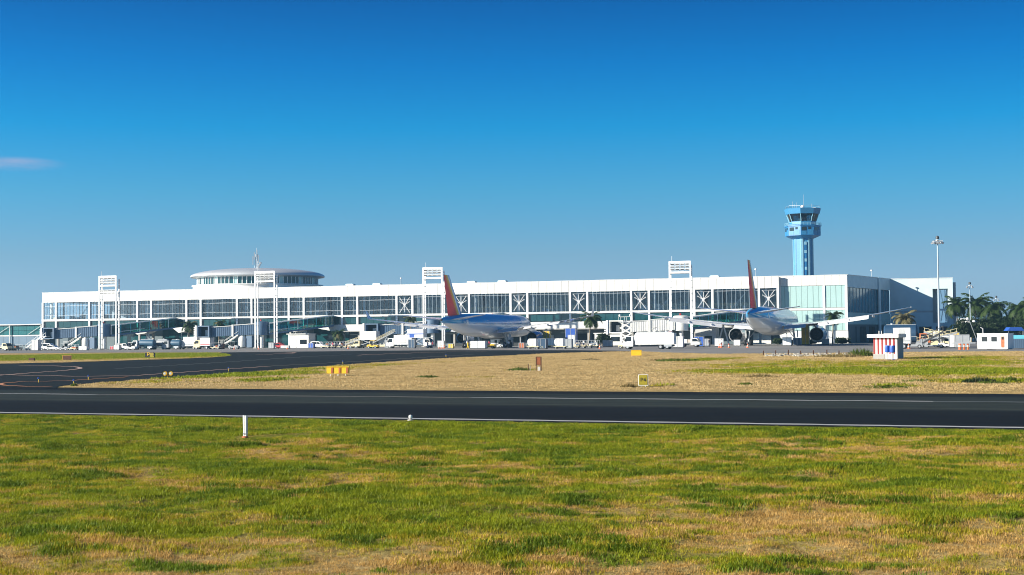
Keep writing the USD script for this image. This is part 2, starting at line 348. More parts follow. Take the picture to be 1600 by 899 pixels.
def asphalt(name, ramp_n, rough=.75, base=None, scale=.6):
    """ramp_n: colour against the distance across the runway (rubber and patched strips), or one plain colour"""
    nodes = {'g': ('geometry', {}), 'n1': ('noise_texture', {'scale': scale, 'detail': 6.0, 'roughness': .65}), 'n2': ('noise_texture', {'scale': 30.0, 'detail': 3.0}),
             'mp': ('mapping', {'scale': (.03, .9, 1.0), 'rotation': (0, 0, math.radians(22.4))}), 'st': ('noise_texture', {'scale': 1.0, 'detail': 5.0, 'roughness': .6}),
             'v': ('math', {'math_type': 'multiply_add', 'value2': .7, 'value3': .62}), 'v2': ('math', {'math_type': 'multiply_add', 'value2': .8}), 'vv': ('math', {'math_type': 'multiply'}),
             'hs': ('hsv', {'hue': .5, 'saturation': 1.0}), 'p': ('principled_bsdf', {'roughness': rough, 'specular_ior_level': .12}), 'bp': ('bump', {'strength': .35, 'distance': .006})}
    links = [('g.position', 'n1.vector'), ('g.position', 'n2.vector'), ('g.position', 'mp.vector'), ('mp.vector', 'st.vector'), ('st.fac', 'v.value1'),
             ('n1.fac', 'v2.value1'), ('v.value', 'v2.value3'), ('v2.value', 'hs.value'), ('hs.color', 'p.base_color'), ('n2.fac', 'bp.height'), ('bp.normal', 'p.normal')]
    nodes['v'] = ('math', {'math_type': 'multiply_add', 'value2': 1.1, 'value3': .0}); nodes['v2'] = ('math', {'math_type': 'multiply_add', 'value2': .8})
    del nodes['vv']
    if base is None:
        nodes.update({'dot': ('vector_math', {'math_type': 'dot_product', 'vector2': (RUN_N[0], RUN_N[1], 0)}),
                      'mr': ('map_range', {'from_min': 49.0, 'from_max': 78.0, 'to_min': 0.0, 'to_max': 1.0, 'clamp': True}), 'rp': ('rgb_ramp', {'ramp': ramp_n})})
        links += [('g.position', 'dot.vector1'), ('dot.value', 'mr.value'), ('mr.result', 'rp.fac'), ('rp.color', 'hs.color')]
    else:
        nodes['hs'][1]['color'] = base
    T_[name] = usdkit.material(stage, '/World/Looks/' + name, nodes, links, surface='p.BSDF')
K = lambda n: (n - 49) / 29
asphalt('runway_asphalt', [(K(49), (.075, .06, .045)), (K(49.7), (.018, .018, .0135)), (K(52), (.0115, .0115, .0085)), (K(57), (.0105, .0105, .008)), (K(60.3), (.015, .016, .0125)), (K(61.4), (.028, .032, .024)), (K(62.2), (.054, .060, .044)),
                           (K(62.9), (.036, .042, .032)), (K(67), (.038, .045, .034)), (K(70), (.033, .039, .030)), (K(73), (.030, .036, .028)), (K(74.6), (.014, .015, .012)), (K(77.3), (.012, .012, .009)), (K(78), (.07, .055, .03))])
asphalt('taxiway_asphalt', None, base=(.020, .023, .019), scale=.05)
asphalt('apron_concrete', None, base=(.30, .29, .27), rough=.8, scale=.05)
def sn(s, n, z=0.0): return np.stack([np.asarray(s) * RUN_DIR[0] + np.asarray(n) * RUN_N[0], np.asarray(s) * RUN_DIR[1] + np.asarray(n) * RUN_N[1], np.full(np.shape(s), z)], -1)
def strip(s0, s1, n0, n1, z, cells=60):
    ss_, nn_ = np.meshgrid(np.linspace(s0, s1, cells), np.linspace(n0, n1, 2), indexing='ij')
    v = sn(ss_, nn_, 0).reshape(-1, 3); v[:, 2] = g(v[:, 0], v[:, 1]) + z
    i = np.arange(cells * 2).reshape(cells, 2)
    return MB().add(v, np.stack([i[:-1, 0], i[1:, 0], i[1:, 1], i[:-1, 1]], 1))
keys(put(None, 'runway', strip(-1500, 1500, 49.4, 77.6, .0), 'runway_asphalt'), kind='structure')
def paint_mat(name, col, wear):
    T_[name] = usdkit.material(stage, '/World/Looks/' + name, {'g': ('geometry', {}), 'mp': ('mapping', {'scale': (.25, 2.0, 1.0), 'rotation': (0, 0, math.radians(22.4))}),
        'n': ('noise_texture', {'scale': 1.2, 'detail': 6.0, 'roughness': .7}), 'r': ('rgb_ramp', {'ramp': [(wear - .12, tuple(np.array(col) * .25)), (wear + .12, col)]}), 'p': ('principled_bsdf', {'roughness': .7})},
        [('g.position', 'mp.vector'), ('mp.vector', 'n.vector'), ('n.fac', 'r.fac'), ('r.color', 'p.base_color')], surface='p.BSDF')
paint_mat('paint_white', (.50, .49, .47), .40); paint_mat('paint_worn', (.24, .21, .17), .42); paint_mat('paint_pink', (.55, .36, .28), .38); paint_mat('paint_orange', (.62, .27, .12), .36)
paint_mat('paint_grey', (.20, .21, .20), .42)
keys(put(None, 'runway_edge_line', strip(-400, 400, 50.05, 50.65, .006), 'paint_white'), kind='structure')
def s_at(px, n):                       # distance along the runway of the point at offset n under column px
    lo, hi = -400., 400.
    for _ in range(60):
        m = (lo + hi) / 2; p = sn(m, n, 0.0) - EYE
        lo, hi = (m, hi) if 800 + FPX * (rgt @ p) / (fwd @ p) < px else (lo, m)
    return lo
for a, b, mt in ((-700, 150, 'paint_white'), (150, 735, 'paint_worn'), (735, 1458, 'paint_white'), (1458, 1800, 'paint_grey')):
    keys(put(None, 'runway_centre_line', strip(s_at(a, 68.7) if a > -600 else -75, s_at(b, 68.7), 68.45, 68.95, .006), mt), kind='structure')

def drape(pts, z, cell=6.0):
    """a polygon laid on the land, cut into cells so that it follows it"""
    P = Polygon(pts).buffer(0); x0, y0, x1, y1 = P.bounds; mb = MB()
    from shapely import box as sbox
    far = max(cell, 6.0)
    x = x0
    cx = np.linspace(x0, x1, max(2, int((x1 - x0) / cell) + 1)); cy = np.linspace(y0, y1, max(2, int((y1 - y0) / cell) + 1))
    for i in range(len(cx) - 1):
        colm = P.intersection(sbox(cx[i], y0, cx[i + 1], y1))
        if colm.is_empty: continue
        for j in range(len(cy) - 1):
            q = colm.intersection(sbox(cx[i], cy[j], cx[i + 1], cy[j + 1]))
            for h in getattr(q, 'geoms', [q]):
                if h.geom_type != 'Polygon' or h.area < 1e-6: continue
                v, f = trimesh.creation.triangulate_polygon(h, engine='earcut')
                v3 = np.column_stack([v, g(v[:, 0], v[:, 1]) + z]); t = trimesh.Trimesh(v3, f, process=False)
                if t.face_normals[:, 2].mean() < 0: f = f[:, ::-1]
                mb.add(v3, f)
    return mb
keys(put(None, 'taxiway', drape(taxi_poly, .014), 'taxiway_asphalt'), kind='structure')
apron_front = gxy((-300, 555.5), (0, 552.6), (120, 551.6), (230, 550.9), (345, 551.0), (420, 550.2), (520, 549.2), (700, 547.6), (900, 547.6), (960, 548.4), (1000, 549.6), (1050, 551.6), (1110, 553.4), (1180, 552.8), (1260, 552.3), (1350, 551.4), (1440, 550.4), (1600, 549.2), (1900, 548))
keys(put(None, 'apron', drape(apron_front + [(330, 420), (330, 760), (-420, 760), (-420, 520)], .024, 14.0), 'apron_concrete'), kind='structure')
def line(name, px, w, mat, z=.034):
    P = np.array([ground(*p)[:2] for p in px]); t = np.concatenate([[0], np.cumsum(np.linalg.norm(np.diff(P, axis=0), axis=1))])
    from scipy.interpolate import PchipInterpolator
    k = np.linspace(0, t[-1], 80); Q = np.column_stack([PchipInterpolator(t, P[:, i])(k) for i in (0, 1)])
    d = np.gradient(Q, axis=0); d /= np.linalg.norm(d, axis=1)[:, None]; nn = np.column_stack([-d[:, 1], d[:, 0]]) * w / 2
    v = np.vstack([Q - nn, Q + nn]); v = np.column_stack([v, g(v[:, 0], v[:, 1]) + z]); m = len(Q); i = np.arange(m - 1)
    keys(put(None, name, MB().add(v, np.stack([i, i + 1, i + 1 + m, i + m], 1)), mat), kind='structure')
line('taxiway_line', [(-60, 591), (0, 587), (50, 583.2), (100, 579.5), (122, 577), (125, 575.4), (115, 573.6), (80, 572.3), (30, 571.6)], .5, 'paint_pink')
line('taxiway_line', [(-60, 585.8), (0, 586.4), (60, 587.4), (140, 588.6), (200, 588.0), (240, 585.6), (300, 581.4), (360, 577.2), (420, 573)], .5, 'paint_pink', .038)
line('taxiway_line', [(420, 573), (480, 569.6), (535, 566.8), (600, 563), (680, 557.8), (740, 554.6)], .45, 'paint_worn', .042)
line('taxiway_line', [(180, 576.6), (260, 572), (330, 567.8), (400, 563.2), (470, 558.4), (550, 554.6)], .4, 'paint_grey')
line('taxiway_line', [(200, 589.6), (140, 593.4), (100, 595.8), (40, 597), (8, 599.2), (1, 601), (8, 602.8), (40, 604.4), (80, 605.2)], .35, 'paint_orange')
line('taxiway_line', [(400, 554.6), (435, 553.4), (458, 552.2), (455, 551.3), (430, 550.9), (380, 551.2)], .7, 'paint_pink')
line('taxiway_line', [(560, 555.5), (620, 553), (700, 550.5), (760, 549.6)], .8, 'paint_pink')
line('apron_line', [(330, 549.6), (420, 548.2), (520, 547.6), (680, 546.6), (800, 546.6)], 1.0, 'paint_orange', .044)
line('apron_line', [(1060, 547), (1150, 546.6), (1260, 546), (1400, 545.6)], .8, 'paint_pink', .044)

# ------------------------------------------------------------------ the terminal
TA = gp(67, 468); TB = gp(1215, 390)
TL = float(np.linalg.norm((TB - TA)[:2])); TU = (TB - TA)[:2] / TL; TN = np.array([TU[1], -TU[0]])   # along the front; outwards, to the camera
if TN[1] > 0: TN = -TN
TROT = math.atan2(TU[1], TU[0])
def u_at(px, n=0.0):                     # metres along the front under column px, at n metres in front of it
    lo, hi = -80., TL + 160
    for _ in range(60):
        m = (lo + hi) / 2; q = TA[:2] + TU * m + TN * n; p = np.array([q[0], q[1], 6.0]) - EYE
        lo, hi = (m, hi) if 800 + FPX * (rgt @ p) / (fwd @ p) < px else (lo, m)
    return lo
def tw(u, n=0.0): q = TA[:2] + TU * u + TN * n; return np.array([q[0], q[1], APRON + .03])
def tp(px, n=0.0): return tw(u_at(px, n), n)
POSTS = [67, 86, 139.6, 161, 215, 237, 292, 315, 371.6, 397, 453.6, 477.6, 536.6, 562, 622.7, 648.4, 710.4, 736.5, 800.4, 827, 892.8, 920.5, 987.4, 1015.6, 1085, 1113.6, 1185, 1215]
PU = np.array([u_at(p) for p in POSTS]); PER = float(np.polyfit(np.arange(14), PU[0::2], 1)[0])
U0 = PU[0]; NARROW = PER * .285
EDGE = [U0 + PER * k + o for k in range(14) for o in (0, NARROW)]
ZT, ZB, ZS1, ZS0, ZG = 18.7, 15.5, 9.85, 9.25, 7.15
D = 30.0                                  # depth of the concourse (local +y is away from the camera)
t = thing('terminal_concourse', 'long white terminal concourse with a glazed upper storey between white posts', 'terminal', (TA[0], TA[1], APRON + .03), TROT)
L = EDGE[-1] + .35
put(t, 'roof', MB().box(-.2, L - .15, .55, D, ZT - .5, ZT - .12), 'white_panel_worn')
put(t, 'ceiling', MB().box(.1, L - .5, .6, D - .4, ZB + .05, ZB + .3), 'inner_wall')
NP_ = 8
put(t, 'half_wall', MB().box(u_at(640), L - 1.0, 6.2, 6.4, ZS0 + .36, ZS0 + 2.5), 'inner_beige')
for k in range(14):
    for i in range(NP_ if k < 13 else 3):
        a = U0 - .35 + (PER * k + PER * i / NP_ if k < 13 else PER * 13 + (NARROW + .7) * i / 3); b = a + (PER / NP_ if k < 13 else (NARROW + .7) / 3)
        o = R.uniform(-.02, .02)
        put(t, 'roof_panel', MB().box(a + .045, b - .045, -.05 + o, .45, ZB, ZT + R.uniform(-.02, .02)), R.choice(['white_panel', 'white_panel', 'white_panel_worn', 'white_panel_grey']))
put(t, 'panel_backing', MB().box(-.1, L - .25, .46, .54, ZB, ZT - .1), 'grey_cladding')
put(t, 'parapet_cap', MB().box(-.4, L + .02, -.12, .6, ZT + .03, ZT + .15), 'white_panel')
put(t, 'floor_slab', MB().box(.0, L - .3, .62, D - .4, ZS0 - .2, ZS0 + .35), 'inner_floor')
put(t, 'sill_beam', MB().box(-.35, L, -.25, .5, ZS0, ZS1), 'white_panel')
put(t, 'end_wall', MB().box(L - .3, L - .02, .6, 22.0, ZG, ZT - .55), 'bridge_white')
put(t, 'end_window', MB().box(L - .02, L + .05, 5.0, 9.5, ZS0 + .3, ZB - 1.0), 'aqua_panel')
mb = MB()
for i in range(46):
    a = 22 + (L - 24) * i / 46
    if i % 4 != 3: mb.box(a, a + (L - 24) / 46 - .9, D - 1.2, D - 1.0, ZS0 + .3, ZS0 + R.choice((2.2, 2.6, 3.1)))
put(t, 'back_counter', mb, 'inner_beige')
put(t, 'back_wall', MB().box(5.5, L - .4, D - .5, D - .3, ZS0, ZB + .2), 'inner_wall')
for k, e in enumerate(EDGE):
    put(t, 'post', MB().box(e - .3, e + .3, -.22, .42, ZS1 + .002, ZB - .002), 'white_steel')
    put(t, 'post', MB().box(e - .3, e + .3, -.20, .42, ZG - (2.2 if k == 0 else .3), ZS0 - .002), 'white_steel')
for k in range(len(EDGE) - 1):
    a, b = EDGE[k] + .3, EDGE[k + 1] - .3
    wide = k % 2 == 1
    n = 10 if wide else 4
    w = (b - a) / n
    for i in range(n):
        put(t, 'pane', MB().box(a + i * w + .05, a + (i + 1) * w - .05, .20, .23, ZS1 + .02, ZB - .02), 'clear_glass')
        if i and (wide or k < 13): put(t, 'mullion', MB().box(a + i * w - (.03 if k < 14 else .04), a + i * w + (.03 if k < 14 else .04), .10, .30, ZS1, ZB), 'dark_steel' if k < 14 and i % 3 else 'mast_grey')
    for h in (.24, .78) if k < 15 else (.9,):
        put(t, 'transom', MB().box(a, b, .12, .19, ZS1 + (ZB - ZS1) * h - .05, ZS1 + (ZB - ZS1) * h + .05), 'steel_grey')
    m = 5 if wide else 2
    w = (b - a) / m
    for i in range(m):
        put(t, 'lower_pane', MB().box(a + i * w + .04, a + (i + 1) * w - .04, .30 + R.uniform(-.004, .004), .36, ZG, ZS0 - .01), 'teal_glass')
    put(t, 'column', MB().tube((a + (.8 if wide else 1.2), 2.6, ZS0 + .3), (a + (.8 if wide else 1.2), 2.6, ZB + .1), .38, n=12), 'white_steel', 40)
    if wide:
        put(t, 'column', MB().tube((a + 7.5, 15.0, ZS0 + .3), (a + 7.5, 15.0, ZB + .1), .38, n=12), 'white_steel', 40)
        if R.random() < .75:
            q = R.uniform(a + 1, b - 3); put(t, 'brace', MB().bar((q, 4.0, ZS0 + .6), (q + 4.2, 4.0, ZB - .8), .14).bar((q + .8, 4.0, ZS0 + .6), (q + 3.4, 4.0, ZB - 1.6), .10), 'white_steel')
        q = R.uniform(a + 4, b - 3); put(t, 'stair_frame', MB().box(q, q + .1, 9, 9.1, ZS0 + .3, ZB - .6).box(q + 1.8, q + 1.9, 9, 9.1, ZS0 + .3, ZB - .6).box(q + .1, q + 1.8, 9, 9.1, ZB - 1.6, ZB - 1.5).box(q + .1, q + 1.8, 9, 9.1, ZB - 2.9, ZB - 2.8).box(q + .1, q + 1.8, 9, 9.1, ZB - 4.2, ZB - 4.1), 'steel_grey')
    else:
        mb = MB(); c = ((a + b) / 2, .04, ZS1 + 2.75) if k > 12 else ((a + b) / 2 + .5, 1.0, ZS1 + 2.7)
        for ang in (52, 128, 232, 308, 90, 270, 30, 150) if k > 12 else (52, 128, 232, 308):
            r = 2.75 if ang in (52, 128, 232, 308) else 2.0
            mb.bar(c, (c[0] + r * math.cos(math.radians(ang)), c[1], c[2] + r * 1.08 * math.sin(math.radians(ang))), .12 if k > 12 else .13)
        mb.tube((c[0], c[1] - .12, c[2]), (c[0], c[1] + .12, c[2]), .30, n=12)
        put(t, 'cross_brace', mb, 'white_steel')
    if k % 2 == 0 or R.random() < .9:
        for _ in range(3):
            q = R.uniform(a + .3, b - 1.2); put(t, 'seat_block', MB().box(q, q + R.uniform(.5, 1.4), R.uniform(3.5, 5), 6.5, ZS0 + .34, ZS0 + R.uniform(1.3, 2.6)), R.choice(['inner_beige', 'white_steel', 'inner_wall']))
# ground storey, set back under the upper floors
uS = u_at(508)
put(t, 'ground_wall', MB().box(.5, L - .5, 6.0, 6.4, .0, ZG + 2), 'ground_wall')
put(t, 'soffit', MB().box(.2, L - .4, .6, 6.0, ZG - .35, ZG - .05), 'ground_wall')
put(t, 'spandrel', MB().prism([(uS - 9, ZG - .25), (uS + 2.5, ZG - 2.2), (L - .35, ZG - 2.2), (L - .35, ZG - .25)], -.15, .3, 'y'), 'spandrel')
put(t, 'ledge', MB().box(uS + 2.6, L - .3, -1.2, -.152, ZG - 2.5, ZG - 2.2), 'concrete')
q = uS + 3
while q < L - 4:
    w = R.choice([2.6, 3.4, 5.0, 7.0]); kind = R.random()
    if kind < .5: put(t, 'loading_door', MB().box(q, q + w, 5.85, 5.98, 0.02, 3.4), 'dark_void')
    elif kind < .8: put(t, 'ground_panel', MB().box(q, q + w, 5.7, 5.97, 0.02, 3.0), R.choice(['spandrel', 'bridge_white', 'grey_cladding']))
    q += w + R.uniform(.6, 2)
for k in range(0, len(EDGE) - 1):
    put(t, 'ground_column', MB().box(EDGE[k] - .3, EDGE[k] + .3, .8, 1.5, 0, ZG - .36), 'concrete')
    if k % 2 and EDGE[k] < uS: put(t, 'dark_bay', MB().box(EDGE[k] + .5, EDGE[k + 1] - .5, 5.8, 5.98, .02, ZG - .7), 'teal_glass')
# low structures along the foot of the concourse
def lean_to(px0, px1, n, depth, h, mat, label, door='dark_void', name='apron_store'):
    a = u_at(px0, n); b = u_at(px1, n); w = b - a
    o = thing(name, label, 'shed', tw(a, n), TROT)
    put(o, 'wall', MB().box(0, w, 0, depth, 0, h), mat)
    put(o, 'roof', MB().box(-.25, w + .25, -.6, depth + .2, h + .003, h + .22), 'bridge_white')
    m = max(1, int(w / 3.2))
    for i in range(m):
        x0 = w * (i + .18) / m; x1 = w * (i + .82) / m
        put(o, 'door' if i % 2 == 0 else 'window', MB().box(x0, x1, -.06, -.003, .05 if i % 2 == 0 else 1.1, min(h - .4, 2.4)), door if i % 2 == 0 else 'window_dark')
    return o
lean_to(929, 972, 8, 5, 3.3, 'bridge_white', 'low white apron building left of the tanker truck and right of the palm')
lean_to(450, 482, 14, 4.5, 4.0, 'hut_white', 'small whitewashed booth with a pale red fascia under the second air bridge', 'bridge_white', 'apron_booth')
lean_to(1086, 1118, 8, 5, 4.6, 'grey_cladding', 'ribbed grey shed behind the left engine of the right airliner')
lean_to(1310, 1324, -18, 4, 4.2, 'concrete', 'pale concrete block at the foot of the aqua panelled terminal wing')
canopy_h = [(272, 292, 6.2), (302, 336, 6.0), (205, 232, 5.8), (452, 470, 6.0)]
for i, (p0, p1, h) in enumerate(canopy_h):
    a = u_at(p0, 4); b = u_at(p1, 4); w = b - a
    o = thing('apron_canopy', ['pale peaked canopy behind the first palm, left of the second air bridge', 'pale peaked canopy right of the first palm, cut off short of the second air bridge', 'pale peaked canopy under the walkway of the first air bridge', 'pale peaked canopy under the walkway of the second air bridge'][i], 'canopy', tw(a, 4), TROT)
    put(o, 'canopy_roof', MB().prism([(-.5, h + .2), (w * .35, h - 1.3), (w * .8, h - .9), (w + .5, h), (w * .6, h + .55)], 0, 4.5, 'y'), 'spandrel')
    for x in (w * .3, w * .8): put(o, 'canopy_post', MB().tube((x, 2, 0), (x, 2, h - 1.0), .12, n=8), 'steel_grey', 40)

# ---- right wing of the terminal: a taller aqua panelled block and its side walls
def quad_frame(a, b):                          # local frame of a wall from ground point a to b (x along the wall, -y outwards to the camera)
    d = (b - a)[:2]; return float(np.linalg.norm(d)), math.atan2(d[1], d[0])
BA = np.array([*(tw(TL + .4, -1.7)[:2]), APRON]); BB = np.array([*(tp(1325, -1.7)[:2]), APRON])
w, rz = quad_frame(BA, BB)
t2 = thing('terminal_wing', 'taller terminal block faced with pale aqua panels beside the control tower', 'terminal', (BA[0], BA[1], APRON + .03), rz)
ZT2 = 18.75
bc_ = rot2(gp(1392, 418)[:2] - BA[:2], -rz)
put(t2, 'core', MB().prism([(0, .4), (w - .15, .4), (bc_[0] - .6, bc_[1]), (0, bc_[1])], 0, ZT2 - .4), 'ground_wall')
n = 9
for i in range(n):
    put(t2, 'roof_panel', MB().box(w * i / n + .03, w * (i + 1) / n - .03, 0 + R.uniform(-.015, .015), .38, 16.0, ZT2), 'white_panel')
put(t2, 'parapet_cap', MB().box(-.1, w + .15, -.1, .5, ZT2 + .004, ZT2 + .14), 'white_panel')
cols = np.linspace(0, w, 13)
for r_, (z0, z1) in enumerate(((9.9, 15.9), (3.6, 9.1))):
    for i in range(12):
        put(t2, 'aqua_panel', MB().box(cols[i] + .04, cols[i + 1] - .04, .1 + R.uniform(-.012, .012), .38, z0, z1), 'aqua_panel')
put(t2, 'band', MB().box(0, w, -.06, .37, 9.2, 9.8), 'white_panel')
put(t2, 'plinth', MB().box(0, w, -.03, .37, .0, 3.5), 'bridge_white')
for x in (.25, w * .66, w - .3): put(t2, 'post', MB().box(x - .28, x + .28, -.14, .09, 3.6, 15.95), 'white_steel')
# side wall in shade
BC = gp(1392, 418)
w2, rz2 = quad_frame(BB, BC)
t3 = thing('terminal_side_wing', 'shaded glazed side wall of the terminal block, right of the aqua panels', 'terminal', (BB[0], BB[1], APRON + .03), rz2)
put(t3, 'core', MB().box(.2, w2, .5, 6, 0, ZT2 - .3), 'ground_wall')
n = 14
for i in range(n):
    a, b = w2 * i / n, w2 * (i + 1) / n
    put(t3, 'roof_panel', MB().box(a + .03, b - .03, 0, .45, 15.4, ZT2), 'shade_tint_panel')
    put(t3, 'pane', MB().box(a + .06, b - .06, .25, .45, 8.6, 15.3), 'side_glass')
    put(t3, 'mullion', MB().box(a - .05, a + .05, .12, .44, 8.6, 15.35), 'steel_grey')
    put(t3, 'lower_panel', MB().box(a + .03, b - .03, .1, .45, 5.2, 8.5), 'aqua_panel')
    put(t3, 'ground_bay', MB().box(a + .2, b - .2, .3, .47, .2, 4.6), 'dark_void' if i % 3 else 'ground_wall')
put(t3, 'column', MB().box(w2 * .70, w2 * .70 + 1.6, -.35, -.01, 0, ZT2 + .1), 'shade_tint_panel')
put(t3, 'parapet_cap', MB().box(0, w2, -.12, .5, ZT2 + .004, ZT2 + .14), 'white_panel')
# far wall that takes the slanting shadow, with the tall portal at its end
BD = gp(1490.5, 413.5)
w3, rz3 = quad_frame(BC, BD)
t4 = thing('terminal_end_block', 'white windowless end of the terminal with a tall open portal and a slanting shadow', 'terminal', (BC[0], BC[1], APRON + .03), rz3)
ZT4 = 18.7
x0, x1 = w3 * .68, w3 - 1.4
put(t4, 'wall', MB().box(0, x0, 0, 12, 0, ZT4).box(x0, x1, .002, 12, 15.6, ZT4 - .002).box(x1, w3, 0, 12, 0, ZT4).box(x0, x1, .002, 12, 0, 5.6), 'shade_tint_panel')
put(t4, 'portal_reveal', MB().box(x0 + .05, x0 + 2.0, 4.0, 4.4, 5.62, 15.58), 'grey_cladding')
put(t4, 'glass', MB().box(x0 + 2.02, x1 - .02, 1.6, 1.66, 5.65, 15.55), 'clear_glass')
put(t4, 'transom', MB().box(x0 + 2.02, x1 - .02, 1.3, 1.58, 9.2, 9.7), 'white_steel')
put(t4, 'cross_brace', MB().bar((x0 + 2.3, 2.6, 6), (x1 - .3, 2.6, 15.2), .2).bar((x1 - .3, 2.9, 6), (x0 + 2.3, 2.9, 15.2), .2).bar((x0 + 3.6, 3.2, 5.7), (x0 + 3.6, 3.2, 15.5), .14), 'white_steel')
put(t4, 'parapet_cap', MB().box(0, w3 + .1, -.1, 12, ZT4 + .004, ZT4 + .14), 'white_panel')
put(t4, 'side_gallery', MB().box(w3 + .004, w3 + .9, 1.2, 11, 0, ZT4 - 1.2), 'grey_cladding')
put(t4, 'door', MB().box(x0 - 4, x0 - .5, -.08, -.004, .02, 4.5).box(x0 + .8, x1 - .3, -.08, -.004, .02, 4.5), 'dark_void')
for i in range(7):
    put(t4, 'wall_band', MB().box(w3 * .02 + i * x0 * .14, w3 * .02 + (i + 1) * x0 * .14 - .12, -.05, -.004, 8.7, 9.2), 'grey_cladding')
for nm, lab, px, n_, z_ in (('roof_antenna', 'thin whip antenna on the concourse roof left of the third floodlight frame', 627, -6, ZT), ('roof_camera', 'small camera on a pole on the roof above the right airliner fin', 1182, -3, ZT), ('roof_lamp', 'small round lamp on the roof corner of the shaded side wall', 1363, -30, ZT2)):
    q = tp(px, n_); o = thing(nm, lab, nm.split('_')[1], (q[0], q[1], q[2] + z_ + .1), TROT)
    put(o, 'pole', MB().tube((0, 0, -.6), (0, 0, 2.0), .07, n=6), 'steel_grey'); put(o, 'head', MB().lathe([(0, 1.9), (.28, 2.0), (.3, 2.3), (0, 2.45)], 10), 'white_steel', 40)
for i, px in enumerate((548, 590, 738, 786, 1118)):
    q = tp(px, -8); o = thing('roof_vent', ['low roof ventilator above the bays left of the third floodlight frame', 'pair-sized roof ventilator nearest the third floodlight frame', 'flat roof ventilator right of the left airliner fin', 'long flat roof ventilator over the middle of the concourse', 'roof ventilator between the last floodlight frame and the right airliner fin'][i], 'vent', (q[0], q[1], q[2] + ZT - .1), TROT)
    put(o, 'housing', MB().box(-1.3, 1.3, -.8, .8, 0, .75), 'grey_cladding'); put(o, 'cowl', MB().prism([(-1.5, .753), (1.5, .753), (1.0, 1.1), (-1.0, 1.1)], -.9, .9, 'y'), 'shade_tint_panel')

# ---- low glazed building at the far left
LA = gp(-190, 505); LB = gp(66, 474)
w, rz = quad_frame(LA, LB)
t5 = thing('glass_annex', 'low teal glazed building at the left end of the concourse', 'building', (LA[0], LA[1], APRON + .03), rz)
put(t5, 'core', MB().box(0, w, .5, 18, 0, 8.2), 'ground_wall')
n = 22
for i in range(n):
    a, b = w * i / n, w * (i + 1) / n
    put(t5, 'pane', MB().box(a + .05, b - .05, .1, .42, 4.9, 6.3), 'annex_glass'); put(t5, 'pane', MB().box(a + .05, b - .05, .1, .42, 6.4, 8.0), 'annex_glass')
    put(t5, 'lower_panel', MB().box(a + .03, b - .03, .15, .47, 1.4, 4.4), 'annex_panel')
    if i % 4 == 1: put(t5, 'column', MB().tube((b, -.5, 1.0), (b, -.5, 8.1), .22, n=8), 'spandrel', 40); put(t5, 'brace', MB().bar((b - 6, -.3, 5.0), (b - .4, -.3, 7.8), .12), 'grey_cladding')
put(t5, 'roof', MB().box(-.3, w + .1, -.9, 18, 8.22, 8.55), 'grey_cladding')
put(t5, 'string_course', MB().box(0, w, -.02, .4, 4.45, 4.85), 'grey_cladding')

# ---- oval rotunda with a shell roof behind the concourse
rc = gp(403.5, 500)
t6 = thing('rotunda', 'round building with a shallow shell roof rising behind the concourse', 'building', rc)
RR = 23.6; sc = RR
put(t6, 'drum', MB().lathe([(RR - 1.0, 0), (RR - 1.0, 21.3), (RR - .6, 21.35), (RR - .6, 21.7), (RR - 2.4, 21.75)], 96), 'white_panel_worn', 30)
put(t6, 'core', MB().lathe([(RR - 5.0, 20), (RR - 5.0, 24.6)], 64), 'inner_wall', 30)
nw = 84
for i in range(nw):
    a0 = 2 * PI * (i + .06) / nw; a1 = 2 * PI * (i + .94) / nw
    if math.sin((a0 + a1) / 2) > .25: continue
    p0 = np.array([math.cos(a0), math.sin(a0)]) * (RR - 2.6); p1 = np.array([math.cos(a1), math.sin(a1)]) * (RR - 2.6)
    m = MB(); v = [(*p0, 21.78), (*p1, 21.78), (*p1, 24.2), (*p0, 24.2)]; q0 = p0 * .995; q1 = p1 * .995
    v += [(*q0, 21.78), (*q1, 21.78), (*q1, 24.2), (*q0, 24.2)]
    put(t6, 'pane', m.add(v, [(0, 1, 2, 3), (5, 4, 7, 6), (3, 2, 6, 7), (1, 0, 4, 5), (1, 5, 6, 2), (0, 3, 7, 4)]), 'teal_glass' if i % 5 else 'aqua_panel')
    am = 2 * PI * i / nw; c, s_ = math.cos(am), math.sin(am)
    put(t6, 'mullion', MB().tube((c * (RR - 2.5), s_ * (RR - 2.5), 21.76), (c * (RR - 2.5), s_ * (RR - 2.5), 24.3), .13, n=6), 'white_steel')
rf = put(t6, 'shell_roof', MB().lathe([(0, 23.9), (RR - 2.7, 24.15), (RR - .4, 24.45), (RR, 24.72), (RR - .15, 24.9)] + [(RR * math.cos(a_), 24.78 + 3.05 * math.sin(a_)) for a_ in np.linspace(.10, PI / 2 - .001, 16)], 128), 'roof_shell', 60)
